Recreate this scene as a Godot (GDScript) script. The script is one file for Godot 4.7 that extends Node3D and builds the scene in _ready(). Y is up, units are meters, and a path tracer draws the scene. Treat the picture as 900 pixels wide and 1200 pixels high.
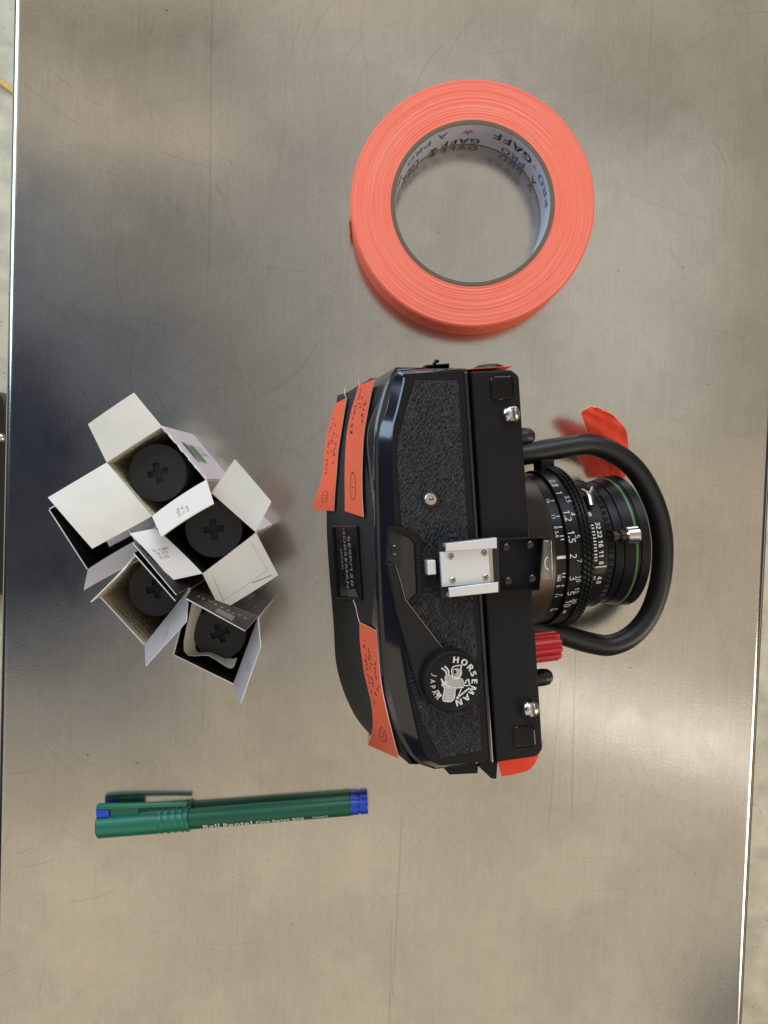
extends Node3D
# A steel work table seen from above: a black panoramic film camera, four boxed rolls of film, a roll of orange cloth tape and a green pen.
# Lengths in the builders are millimetres; K turns them into metres.
const K := 0.001
var rng := RandomNumberGenerator.new()
var M := {}

func _ready():
	rng.seed = 7
	# ---------------------------------------------------------------- camera, light, exposure
	var cam := Camera3D.new()
	cam.name = "view_camera"
	cam.fov = 61.93
	cam.near = 0.02
	cam.far = 20.0
	cam.transform = Transform3D(Basis(Vector3(0.999800,0.019984,-0.000350),Vector3(0.000350,-0.034972,-0.999388),Vector3(-0.019984,0.999188,-0.034972)),Vector3(0,0.4460,0))
	add_child(cam)
	var env := Environment.new()
	env.background_mode = Environment.BG_COLOR
	env.background_color = lin(0.022, 0.028, 0.05)
	env.tonemap_mode = Environment.TONE_MAPPER_LINEAR
	env.tonemap_exposure = 1.0
	env.sdfgi_enabled = true
	env.ssao_enabled = true
	env.ssil_enabled = true
	var we := WorldEnvironment.new()
	we.environment = env
	add_child(we)
	var warm := Color(1.0, 0.87, 0.66)
	var white := Color(1.0, 0.95, 0.86)
	var cool := Color(0.78, 0.89, 1.0)
	var sky_blue := Color(0.60, 0.79, 1.0)
	# broad unseen overhead panels, added and stepped to shape the steel's reflections (weaker over the left, where the table mirrors a dark gap), and two windows low at the sides
	added_panel(-2.6, 0.5, -3.2, -1.09, 0.185, warm)
	added_panel(-2.6, -0.3, -1.09, -1.0, 0.12, warm, -5)
	added_panel(-0.3, 0.5, -1.09, -0.86, 0.18, white)
	added_panel(-2.6, -0.3, -1.0, -0.84, 0.225, warm, -5)
	added_panel(0.5, 2.6, -3.2, -0.86, 0.135, warm)
	added_panel(-0.06, 0.45, -0.86, -0.1, 0.168, white)
	added_panel(0.45, 0.84, -0.84, -0.1, 0.215, white)
	added_panel(0.84, 2.6, -0.86, -0.1, 0.13, warm)
	added_panel(0.05, 2.6, -0.1, 0.8, 0.185, warm)
	added_panel(-2.6, 0.8, 0.8, 3.2, 0.222, warm)
	added_panel(0.8, 2.6, 0.8, 1.15, 0.21, warm)
	added_panel(0.8, 2.6, 1.15, 3.2, 0.07, white)
	added_panel(-2.6, -0.72, -0.82, -0.56, 0.066, cool, -4)
	added_panel(-0.72, -0.4, -0.82, -0.56, 0.09, white, -4)
	added_panel(-0.4, -0.06, -0.84, -0.56, 0.135, white)
	added_panel(-2.6, -0.72, -0.55, -0.4, 0.05, cool, -3)
	added_panel(-0.72, -0.4, -0.55, -0.4, 0.082, white, -3)
	added_panel(-0.4, -0.06, -0.55, -0.4, 0.11, white)
	added_panel(-0.72, -0.45, -0.4, -0.18, 0.052, cool)
	added_panel(-0.62, -0.42, -0.18, 0.3, 0.042, cool)
	added_panel(-0.45, -0.25, -0.4, -0.18, 0.07, white)
	added_panel(-0.42, -0.25, -0.18, 0.3, 0.06, white)
	added_panel(-0.25, -0.08, -0.4, 0.3, 0.1, white)
	added_panel(-0.08, 0.05, -0.4, 0.3, 0.14, white)
	added_panel(-0.7, -0.42, 0.3, 0.45, 0.068, white)
	added_panel(-2.6, -0.7, 0.33, 0.45, 0.03, cool)
	added_panel(-2.6, -0.42, 0.45, 0.62, 0.095, white)
	added_panel(-2.6, -0.42, 0.62, 0.8, 0.15, warm)
	added_panel(-0.42, 0.05, 0.3, 0.45, 0.115, white)
	added_panel(-0.42, 0.05, 0.45, 0.8, 0.175, warm)
	var strip := area("added_strip", Vector3(0.92, 1.5, 0.635), Vector3(0.92, 0, 0.635), 1.15, 0.13, 0.33, Color(1, 0.98, 0.98))  # unseen panel added to draw the pale band in the steel
	strip.rotate(Vector3.UP, deg_to_rad(-15))
	area("window_light", Vector3(-1.9, 0.95, -1.2), Vector3(0, 0.1, -0.2), 1.75, 1.3, 1.7, sky_blue)
	area("window_light", Vector3(0.35, 1.1, -2.05), Vector3(0, 0.05, -0.1), 2.7, 1.2, 1.15, Color(0.80, 0.89, 1.0))
	area("window_light", Vector3(1.9, 0.8, 0.9), Vector3(0, 0.1, 0.15), 0.8, 1.0, 2.2, Color(1.0, 0.86, 0.67))
	materials()
	build_setting()
	build_camera()
	build_boxes()
	build_tape_roll()
	build_pen()

func added_panel(x0: float, x1: float, z0: float, z1: float, e: float, c: Color, yaw := 0.0):
	var m := Vector3((x0 + x1) / 2, 1.6, (z0 + z1) / 2)
	var l := area("added_panel_light", m, Vector3(m.x, 0, m.z), x1 - x0, z1 - z0, e, c)
	l.rotate(Vector3.UP, deg_to_rad(yaw))

func area(called: String, at: Vector3, to: Vector3, w: float, h: float, e: float, c: Color) -> AreaLight3D:
	var l := AreaLight3D.new()
	l.name = called
	l.area_size = Vector2(w, h)
	l.area_normalize_energy = false
	l.light_energy = e
	l.light_color = c.linear_to_srgb()
	l.shadow_enabled = true
	l.area_range = 8.0
	add_child(l, true)
	var up := Vector3(0, 0, -1) if absf((to - at).normalized().y) > 0.9 else Vector3.UP
	l.look_at_from_position(at, to, up)
	return l

# ==================================================================== helpers
func lin(r: float, g: float, b: float) -> Color:
	return Color(r, g, b).linear_to_srgb()

func mat(c: Color, rough := 0.5, metal := 0.0) -> StandardMaterial3D:
	var m := StandardMaterial3D.new()
	m.albedo_color = c
	m.roughness = rough
	m.metallic = metal
	return m

func tex(img: Image) -> ImageTexture:
	return ImageTexture.create_from_image(img)

func noise_img(w: int, h: int, freq: float, sd: int, oct := 4, kind := FastNoiseLite.TYPE_SIMPLEX_SMOOTH) -> Image:
	var n := FastNoiseLite.new()
	n.seed = sd
	n.frequency = freq
	n.noise_type = kind
	n.fractal_octaves = oct
	return n.get_seamless_image(w, h)

func noise_tex(freq: float, sd: int, lo: float, hi: float, oct := 4, size := 512) -> ImageTexture:
	var im := noise_img(size, size, freq, sd, oct)
	var d := im.get_data()
	for i in d.size():
		d[i] = int(255.0 * lerpf(lo, hi, d[i] / 255.0))
	return tex(Image.create_from_data(size, size, false, Image.FORMAT_L8, d))

func start() -> SurfaceTool:
	var st := SurfaceTool.new()
	st.begin(Mesh.PRIMITIVE_TRIANGLES)
	return st

func emit(st: SurfaceTool, V: PackedVector3Array, T: PackedVector2Array, G: PackedInt32Array, solid := true):
	var flip := false
	if solid:
		var vol := 0.0
		var o: Vector3 = V[0]
		for i in range(0, V.size(), 3):
			vol += (V[i] - o).dot((V[i + 1] - o).cross(V[i + 2] - o))
		flip = vol > 0.0
	for i in range(0, V.size(), 3):
		st.set_smooth_group(G[i / 3])
		for k in ([0, 2, 1] if flip else [0, 1, 2]):
			st.set_uv(T[i + k])
			st.add_vertex(V[i + k] * K)

func mesh_of(sts: Array, mats: Array) -> ArrayMesh:
	var am := ArrayMesh.new()
	for i in sts.size():
		var st: SurfaceTool = sts[i]
		st.generate_normals()
		st.commit(am)
		am.surface_set_material(am.get_surface_count() - 1, mats[i])
	return am

func obj(called: String, sts, mats, parent: Node = null) -> MeshInstance3D:
	var o := MeshInstance3D.new()
	o.name = called
	o.mesh = mesh_of(sts if sts is Array else [sts], mats if mats is Array else [mats])
	(parent if parent else self).add_child(o, true)
	return o

func thing(called: String, label: String, category: String, group := "") -> Node3D:
	var o := Node3D.new()
	o.name = called
	add_child(o, true)
	tag(o, label, category, group)
	return o

func tag(o: Node, label: String, category := "", group := ""):
	o.set_meta("label", label)
	if category:
		o.set_meta("category", category)
	if group:
		o.set_meta("group", group)

func area2(p: Array) -> float:
	var a := 0.0
	for i in p.size():
		a += p[i].cross(p[(i + 1) % p.size()])
	return a

func inset(p: Array, d: float) -> Array:
	if absf(d) < 1e-6:
		return p
	var s := 1.0 if area2(p) > 0 else -1.0
	var out := []
	var n := p.size()
	for i in n:
		var a: Vector2 = (p[i] - p[(i + n - 1) % n]).normalized()
		var b: Vector2 = (p[(i + 1) % n] - p[i]).normalized()
		var na := Vector2(-a.y, a.x) * s
		var nb := Vector2(-b.y, b.x) * s
		var m := (na + nb).normalized()
		out.append(p[i] + m * d / maxf(0.35, m.dot(na)))
	return out

func round_poly(p: Array, r: float, n := 4) -> Array:
	var out := []
	var c := p.size()
	for i in c:
		var v: Vector2 = p[i]
		var a: Vector2 = p[(i + c - 1) % c]
		var b: Vector2 = p[(i + 1) % c]
		var q := minf(r, minf(v.distance_to(a), v.distance_to(b)) * 0.45)
		var s := v + (a - v).normalized() * q
		var e := v + (b - v).normalized() * q
		for k in n + 1:
			var t := float(k) / n
			out.append(s.lerp(v, t).lerp(v.lerp(e, t), t))
	return out

func rect(x: float, z: float, w: float, h: float) -> Array:
	return [Vector2(x - w / 2, z - h / 2), Vector2(x + w / 2, z - h / 2), Vector2(x + w / 2, z + h / 2), Vector2(x - w / 2, z + h / 2)]

func circle(x: float, z: float, r: float, n := 32) -> Array:
	var out := []
	for i in n:
		out.append(Vector2(x + r * cos(TAU * i / n), z + r * sin(TAU * i / n)))
	return out

func lift(p: Array, y: float) -> Array:
	return p.map(func(q): return Vector3(q.x, y, q.y))

# closed loops of points, one above the other, joined by walls; smooth_walls gives each band its own smoothing group
func loft(st: SurfaceTool, loops: Array, caps := true, smooth_walls := false, ring := false):
	var V := PackedVector3Array()
	var T := PackedVector2Array()
	var G := PackedInt32Array()
	var n: int = loops[0].size()
	var m: int = loops.size()
	for j in (m if ring else m - 1):
		var A: Array = loops[j]
		var B: Array = loops[(j + 1) % m]
		for i in n:
			var k := (i + 1) % n
			V.append_array([A[i], A[k], B[k], A[i], B[k], B[i]])
			var u0 := float(i) / n
			var u1 := float(i + 1) / n
			var v0 := float(j) / m
			var v1 := float(j + 1) / m
			T.append_array([Vector2(u0, v0), Vector2(u1, v0), Vector2(u1, v1), Vector2(u0, v0), Vector2(u1, v1), Vector2(u0, v1)])
			var g := j + 1 if smooth_walls else -1
			G.append_array([g, g])
	if caps and not ring:
		for e in [0, m - 1]:
			var L: Array = loops[e]
			# flatten on the plane across the loop's own normal
			var nn := Vector3.ZERO
			for i in n:
				nn += L[i].cross(L[(i + 1) % n])
			var ax := 0 if absf(nn.x) > absf(nn.y) and absf(nn.x) > absf(nn.z) else (1 if absf(nn.y) > absf(nn.z) else 2)
			var flat := PackedVector2Array()
			for q in L:
				flat.append(Vector2(q.y, q.z) if ax == 0 else (Vector2(q.x, q.z) if ax == 1 else Vector2(q.x, q.y)))
			var ids := Geometry2D.triangulate_polygon(flat)
			var want: Vector3 = nn if e == 0 else -nn
			for i in range(0, ids.size(), 3):
				var a: Vector3 = L[ids[i]]
				var b: Vector3 = L[ids[i + 1]]
				var c: Vector3 = L[ids[i + 2]]
				if (b - a).cross(c - a).dot(want) > 0:
					V.append_array([a, c, b])
					T.append_array([flat[ids[i]] * 0.01, flat[ids[i + 2]] * 0.01, flat[ids[i + 1]] * 0.01])
				else:
					V.append_array([a, b, c])
					T.append_array([flat[ids[i]] * 0.01, flat[ids[i + 1]] * 0.01, flat[ids[i + 2]] * 0.01])
				G.append(-1)
	emit(st, V, T, G, true)

func prism(st: SurfaceTool, p: Array, y0: float, y1: float, bev := 0.3, bev0 := 0.0):
	var loops := []
	if bev0 > 0:
		loops.append(lift(inset(p, bev0), y0))
		loops.append(lift(p, y0 + bev0))
	else:
		loops.append(lift(p, y0))
	if bev > 0:
		loops.append(lift(p, y1 - bev))
		loops.append(lift(inset(p, bev * 0.3), y1 - bev * 0.3))
		loops.append(lift(inset(p, bev), y1))
	else:
		loops.append(lift(p, y1))
	loft(st, loops)

# profile of (along, radius) turned about an axis through o; axis 0 = x, 1 = y
func lathe(st: SurfaceTool, prof: Array, o: Vector3, axis := 1, seg := 64, closed := false, soft := false):
	var loops := []
	for q in prof:
		var L := []
		for i in seg:
			var a := TAU * i / seg
			L.append(o + (Vector3(q.x, q.y * cos(a), q.y * sin(a)) if axis == 0 else Vector3(q.y * cos(a), q.x, q.y * sin(a))))
		loops.append(L)
	var V := PackedVector3Array()
	var T := PackedVector2Array()
	var G := PackedInt32Array()
	var m := loops.size()
	for j in (m if closed else m - 1):
		var A: Array = loops[j]
		var B: Array = loops[(j + 1) % m]
		for i in seg:
			var k := (i + 1) % seg
			V.append_array([A[i], A[k], B[k], A[i], B[k], B[i]])
			var u0 := float(i) / seg
			var u1 := float(i + 1) / seg
			T.append_array([Vector2(u0, float(j) / m), Vector2(u1, float(j) / m), Vector2(u1, float(j + 1) / m), Vector2(u0, float(j) / m), Vector2(u1, float(j + 1) / m), Vector2(u0, float(j + 1) / m)])
			var g := 1 if soft else j + 1
			G.append_array([g, g])
	emit(st, V, T, G, true)

func smooth_path(p: Array, n := 6, closed := false) -> Array:
	var out := []
	var c := p.size()
	for i in (c if closed else c - 1):
		var a = p[(i + c - 1) % c] if closed or i > 0 else p[0] * 2 - p[1]
		var b = p[i]
		var d = p[(i + 1) % c]
		var e = p[(i + 2) % c] if closed or i < c - 2 else p[c - 1] * 2 - p[c - 2]
		for k in n:
			out.append(b.cubic_interpolate(d, a, e, float(k) / n))
	if not closed:
		out.append(p[c - 1])
	return out

func tube(st: SurfaceTool, p: Array, r: float, seg := 16, flat := 1.0):
	var loops := []
	var up := Vector3(0.31, 0.9, 0.2).normalized()
	for i in p.size():
		var t: Vector3 = (p[mini(i + 1, p.size() - 1)] - p[maxi(i - 1, 0)]).normalized()
		var s := t.cross(up).normalized()
		up = s.cross(t).normalized()
		var L := []
		for k in seg:
			var a := TAU * k / seg
			L.append(p[i] + s * r * cos(a) + up * r * flat * sin(a))
		loops.append(L)
	var st2 := loops
	var V := PackedVector3Array()
	var T := PackedVector2Array()
	var G := PackedInt32Array()
	for j in st2.size() - 1:
		for i in seg:
			var k := (i + 1) % seg
			V.append_array([st2[j][i], st2[j][k], st2[j + 1][k], st2[j][i], st2[j + 1][k], st2[j + 1][i]])
			T.append_array([Vector2(float(i) / seg, j * 0.1), Vector2(float(i + 1) / seg, j * 0.1), Vector2(float(i + 1) / seg, j * 0.1 + 0.1), Vector2(float(i) / seg, j * 0.1), Vector2(float(i + 1) / seg, j * 0.1 + 0.1), Vector2(float(i) / seg, j * 0.1 + 0.1)])
			G.append_array([1, 1])
	for e in [0, st2.size() - 1]:
		for i in range(1, seg - 1):
			V.append_array([st2[e][0], st2[e][i + 1], st2[e][i]] if e == 0 else [st2[e][0], st2[e][i], st2[e][i + 1]])
			T.append_array([Vector2.ZERO, Vector2.ZERO, Vector2.ZERO])
			G.append(-1)
	emit(st, V, T, G, true)

# one triangle whose front looks along want
func tri(V: PackedVector3Array, T: PackedVector2Array, a: Vector3, b: Vector3, c: Vector3, ta: Vector2, tb: Vector2, tc: Vector2, want: Vector3):
	if (b - a).cross(c - a).dot(want) > 0:
		V.append_array([a, c, b])
		T.append_array([ta, tc, tb])
	else:
		V.append_array([a, b, c])
		T.append_array([ta, tb, tc])

# a thin sheet between two edge lines; front and back may wear different materials
func sheet(called: String, Ls: Array, Rs: Array, thick: float, front: Material, back: Material, edge: Material, want: Vector3, parent: Node, across := 3, crumple := 0.0) -> MeshInstance3D:
	var n := Ls.size()
	var P := []
	for i in n:
		var row := []
		for j in across + 1:
			var fold := crumple * (sin(i * 0.9 + j * 1.1) + 0.6 * sin(j * 2.3 - i * 0.5 + 1.0))
			row.append(Ls[i].lerp(Rs[i], float(j) / across) + want.normalized() * fold)
		P.append(row)
	var N := []
	for i in n:
		var row := []
		for j in across + 1:
			var du: Vector3 = P[i][mini(j + 1, across)] - P[i][maxi(j - 1, 0)]
			var dv: Vector3 = P[mini(i + 1, n - 1)][j] - P[maxi(i - 1, 0)][j]
			var nn := du.cross(dv).normalized()
			row.append(nn if nn.dot(want) > 0 else -nn)
		N.append(row)
	var sts := []
	for side in [0, 1]:
		var V := PackedVector3Array()
		var T := PackedVector2Array()
		var G := PackedInt32Array()
		for i in n - 1:
			for j in across:
				var q := []
				var uv := []
				var w: Vector3 = N[i][j] * (1.0 if side == 0 else -1.0)
				for c in [[i, j], [i, j + 1], [i + 1, j + 1], [i + 1, j]]:
					q.append(P[c[0]][c[1]] - N[c[0]][c[1]] * thick * side)
					uv.append(Vector2(float(c[0]) / (n - 1), float(c[1]) / across))
				tri(V, T, q[0], q[1], q[2], uv[0], uv[1], uv[2], w)
				tri(V, T, q[0], q[2], q[3], uv[0], uv[2], uv[3], w)
				G.append_array([1, 1])
		var st := start()
		emit(st, V, T, G, false)
		sts.append(st)
	var V := PackedVector3Array()
	var T := PackedVector2Array()
	var G := PackedInt32Array()
	var rim := []
	for j in across + 1:
		rim.append([0, j])
	for i in range(1, n):
		rim.append([i, across])
	for j in range(across - 1, -1, -1):
		rim.append([n - 1, j])
	for i in range(n - 2, 0, -1):
		rim.append([i, 0])
	var mid := Vector3.ZERO
	for c in rim:
		mid += P[c[0]][c[1]] / rim.size()
	for k in rim.size():
		var c: Array = rim[k]
		var d: Array = rim[(k + 1) % rim.size()]
		var a: Vector3 = P[c[0]][c[1]]
		var b: Vector3 = P[d[0]][d[1]]
		var a2: Vector3 = a - N[c[0]][c[1]] * thick
		var b2: Vector3 = b - N[d[0]][d[1]] * thick
		var w := (a + b) / 2 - mid
		tri(V, T, a, b, b2, Vector2.ZERO, Vector2.ZERO, Vector2.ZERO, w)
		tri(V, T, a, b2, a2, Vector2.ZERO, Vector2.ZERO, Vector2.ZERO, w)
		G.append_array([-1, -1])
	var st := start()
	emit(st, V, T, G, false)
	sts.append(st)
	return obj(called, sts, [front, back, edge], parent)

# lettering: each point (x along the line, y up, depth) of flat text goes through where()
func letters(st: SurfaceTool, s: String, size: float, where: Callable, wide := 1.0, bold := false, splits := 0):
	var tm := TextMesh.new()
	var f := SystemFont.new()
	f.font_names = PackedStringArray(["Droid Sans"])
	if bold:
		f.font_weight = 700
	tm.font = f
	tm.font_size = 32
	tm.pixel_size = size / 23.0
	tm.depth = 0.06
	tm.curve_step = 2.0
	tm.text = s
	var a := tm.get_mesh_arrays()
	var vs: PackedVector3Array = a[Mesh.ARRAY_VERTEX]
	var ids: PackedInt32Array = a[Mesh.ARRAY_INDEX]
	var F := []
	for i in ids:
		F.append(vs[i])
	for level in splits:
		var H := []
		for i in range(0, F.size(), 3):
			var p: Vector3 = F[i]
			var q: Vector3 = F[i + 1]
			var r: Vector3 = F[i + 2]
			var pq := (p + q) / 2
			var qr := (q + r) / 2
			var rp := (r + p) / 2
			H.append_array([p, pq, rp, pq, q, qr, rp, qr, r, pq, qr, rp])
		F = H
	var V := PackedVector3Array()
	var T := PackedVector2Array()
	var G := PackedInt32Array()
	var lo := 1e9
	var hi := -1e9
	for v in vs:
		lo = minf(lo, v.y)
		hi = maxf(hi, v.y)
	for v in F:
		V.append(where.call(v.x * wide, v.y - (lo + hi) / 2, v.z + 0.05))
		T.append(Vector2.ZERO)
	for i in F.size() / 3:
		G.append(-1)
	if V.size():
		emit(st, V, T, G, true)

func box(st: SurfaceTool, a: Vector3, b: Vector3, bev := 0.2):
	prism(st, [Vector2(a.x, a.z), Vector2(b.x, a.z), Vector2(b.x, b.z), Vector2(a.x, b.z)], a.y, b.y, bev, bev)

# ==================================================================== textures and materials
func stroke(d: PackedByteArray, w: int, h: int, ch: int, p: Vector2, q: Vector2, r: float, val: Array, a: float):
	var n := int(p.distance_to(q) / maxf(0.6, r * 0.6)) + 1
	var ri := int(ceil(r))
	for i in n + 1:
		var c := p.lerp(q, float(i) / n)
		for y in range(int(c.y) - ri, int(c.y) + ri + 1):
			for x in range(int(c.x) - ri, int(c.x) + ri + 1):
				if x < 0 or y < 0 or x >= w or y >= h:
					continue
				var k := clampf(r + 0.5 - Vector2(x, y).distance_to(c), 0.0, 1.0) * a
				if k > 0:
					for b in ch:
						var o := (y * w + x) * ch + b
						d[o] = int(lerpf(d[o], val[b], k))

func materials():
	# painted metal and plastics of the camera
	var speck := noise_tex(0.35, 3, 0.36, 0.62, 2, 256)
	M.satin = mat(lin(0.010, 0.010, 0.0105), 0.42)
	M.satin.metallic_specular = 0.3
	M.satin.roughness = 1.0
	M.satin.roughness_texture = speck
	M.satin.uv1_triplanar = true
	M.satin.uv1_scale = Vector3.ONE * 30
	M.satin.heightmap_enabled = true
	M.satin.heightmap_texture = speck
	M.satin.heightmap_scale = 0.002
	M.cover = mat(lin(0.009, 0.009, 0.0095), 0.26)
	M.cover.metallic_specular = 0.4
	M.gloss = mat(lin(0.010, 0.010, 0.012), 0.14)
	M.gloss.clearcoat_enabled = true
	M.gloss.clearcoat = 0.6
	M.gloss.clearcoat_roughness = 0.06
	M.dark = mat(lin(0.010, 0.010, 0.010), 0.6)
	M.grain = mat(lin(0.013, 0.013, 0.013), 0.62)   # fine pebbled back cover
	M.grain.heightmap_enabled = true
	M.grain.heightmap_texture = noise_tex(0.06, 21, 0.0, 1.0, 2, 256)
	M.grain.heightmap_scale = 0.03
	M.grain.uv1_triplanar = true
	M.grain.uv1_scale = Vector3.ONE * 60
	# leather: wrinkles drawn out across the body
	var cell := FastNoiseLite.new()
	cell.seed = 5
	cell.noise_type = FastNoiseLite.TYPE_CELLULAR
	cell.cellular_return_type = FastNoiseLite.RETURN_DISTANCE2_SUB
	cell.cellular_jitter = 1.0
	cell.frequency = 0.045
	cell.fractal_type = FastNoiseLite.FRACTAL_NONE
	cell.domain_warp_enabled = true
	cell.domain_warp_amplitude = 14.0
	cell.domain_warp_frequency = 0.02
	M.leather = mat(lin(0.021, 0.021, 0.022), 0.44)
	M.leather.heightmap_enabled = true
	M.leather.heightmap_texture = tex(cell.get_seamless_image(512, 512))
	M.leather.heightmap_scale = 0.17
	M.leather.uv1_triplanar = true
	M.leather.uv1_scale = Vector3(48, 48, 20)
	M.silver = mat(lin(0.78, 0.79, 0.82), 0.42, 0.85)
	M.silver.roughness_texture = noise_tex(0.1, 8, 0.5, 0.75, 3, 256)
	M.silver.roughness = 0.8
	M.silver.uv1_triplanar = true
	M.silver.uv1_scale = Vector3.ONE * 40
	M.chrome = mat(lin(0.72, 0.70, 0.66), 0.16, 1.0)
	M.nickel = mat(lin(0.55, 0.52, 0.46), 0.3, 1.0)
	M.rubber = mat(lin(0.008, 0.008, 0.008), 0.4)
	M.ring = mat(lin(0.007, 0.007, 0.0075), 0.36)
	M.ring.metallic_specular = 0.34
	M.brown_metal = mat(lin(0.05, 0.035, 0.026), 0.38, 0.6)
	M.white_paint = mat(lin(0.75, 0.75, 0.70), 0.6)
	M.mid_paint = mat(lin(0.40, 0.40, 0.38), 0.6)
	M.grey_paint = mat(lin(0.30, 0.30, 0.29), 0.6)
	M.gold_paint = mat(lin(0.55, 0.50, 0.34), 0.6)
	M.green_paint = mat(lin(0.07, 0.19, 0.045), 0.35)
	M.red_knob = mat(lin(0.55, 0.018, 0.024), 0.28)
	M.dark_glass = mat(lin(0.006, 0.005, 0.004), 0.06)
	M.dark_glass.metallic_specular = 0.4
	M.acrylic = mat(Color(0.95, 0.97, 0.97, 0.04), 0.05)
	M.acrylic.transparency = BaseMaterial3D.TRANSPARENCY_ALPHA
	# fluorescent cloth tape
	M.cloth = mat(lin(0.98, 0.16, 0.07), 0.75)
	M.cloth.heightmap_enabled = true
	M.cloth.heightmap_texture = noise_tex(0.2, 33, 0.0, 1.0, 2, 256)
	M.cloth.heightmap_scale = 0.01
	M.cloth.uv1_triplanar = true
	M.cloth.uv1_scale = Vector3.ONE * 60
	M.cloth_red = M.cloth.duplicate()
	M.cloth_red.albedo_color = lin(0.96, 0.075, 0.03)
	M.cloth_back = mat(lin(0.80, 0.62, 0.55), 0.8)
	M.thread = mat(lin(0.85, 0.55, 0.45), 0.8)
	# card of the film boxes
	M.card = paper(Color(0.80, 0.78, 0.70), 41)
	M.card_edge = mat(lin(0.78, 0.76, 0.70), 0.8)
	M.cream = print_mat(lin(0.66, 0.60, 0.44), lin(0.10, 0.09, 0.07), 12, 6, 0.8, 0.1, 0.9, 0.05, 0.6)
	M.card_white = paper(Color(0.82, 0.80, 0.80), 43)
	M.card_black = mat(lin(0.012, 0.011, 0.011), 0.5)
	M.card_brown = mat(lin(0.035, 0.028, 0.022), 0.35)
	M.spool = mat(lin(0.016, 0.017, 0.018), 0.45)
	M.spool_hole = mat(lin(0.006, 0.006, 0.006), 0.7)
	M.backing_paper = mat(lin(0.08, 0.08, 0.08), 0.7)
	M.core = mat(lin(0.16, 0.12, 0.08), 0.85)
	M.core_shaded = paper(Color(0.52, 0.51, 0.56), 47)  # white paper greyed, shade inside the core put into its colour

func paper(c: Color, sd: int) -> StandardMaterial3D:
	var m := mat(Color.WHITE, 0.75)
	var im := noise_img(256, 256, 0.012, sd, 5)
	var d := im.get_data()
	var o := PackedByteArray()
	o.resize(256 * 256 * 3)
	var s := c.linear_to_srgb()
	for i in d.size():
		var k := lerpf(0.975, 1.02, d[i] / 255.0)
		o[i * 3] = int(clampf(255 * s.r * k, 0, 255))
		o[i * 3 + 1] = int(clampf(255 * s.g * k, 0, 255))
		o[i * 3 + 2] = int(clampf(255 * s.b * (k * 1.02 - 0.02), 0, 255))
	m.albedo_texture = tex(Image.create_from_data(256, 256, false, Image.FORMAT_RGB8, o))
	m.uv1_triplanar = true
	m.uv1_scale = Vector3.ONE * 14
	return m

# card with a few lines of small print too fine to read
func print_mat(base: Color, ink: Color, sd: int, lines: int, size: float, u0 := 0.3, u1 := 0.75, v0 := 0.25, v1 := 0.8, turned := false) -> StandardMaterial3D:
	var w := 192
	var h := 192
	var d := PackedByteArray()
	d.resize(w * h * 3)
	var r := RandomNumberGenerator.new()
	r.seed = sd
	for i in w * h:
		var k := r.randf_range(0.97, 1.03)
		for b in 3:
			d[i * 3 + b] = int(clampf(255 * base[b] * k, 0, 255))
	var ik := [ink.r * 255, ink.g * 255, ink.b * 255]
	for l in lines:
		var y := lerpf(v0, v1, (l + 0.5) / lines) * h
		var x := u0 * w
		var to: float = lerpf(u0, u1, r.randf_range(0.5, 1.0)) * w
		while x < to:
			var g := size * 12.0
			stroke(d, w, h, 3, Vector2(x, y - g * 0.5), Vector2(x + r.randf_range(-1, 1), y + g * 0.5 * r.randf_range(0.2, 1.0)), 0.9, ik, 0.9)
			if r.randf() < 0.6:
				stroke(d, w, h, 3, Vector2(x, y + g * r.randf_range(-0.4, 0.4)), Vector2(x + g * 0.5, y + g * r.randf_range(-0.4, 0.4)), 0.8, ik, 0.8)
			x += g * r.randf_range(0.55, 0.95) if r.randf() < 0.85 else g * 1.6
	var m := mat(Color.WHITE, 0.72)
	var im := Image.create_from_data(w, h, false, Image.FORMAT_RGB8, d)
	if turned:
		im.rotate_90(COUNTERCLOCKWISE)
	m.albedo_texture = tex(im)
	m.texture_repeat = false
	return m

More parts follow.
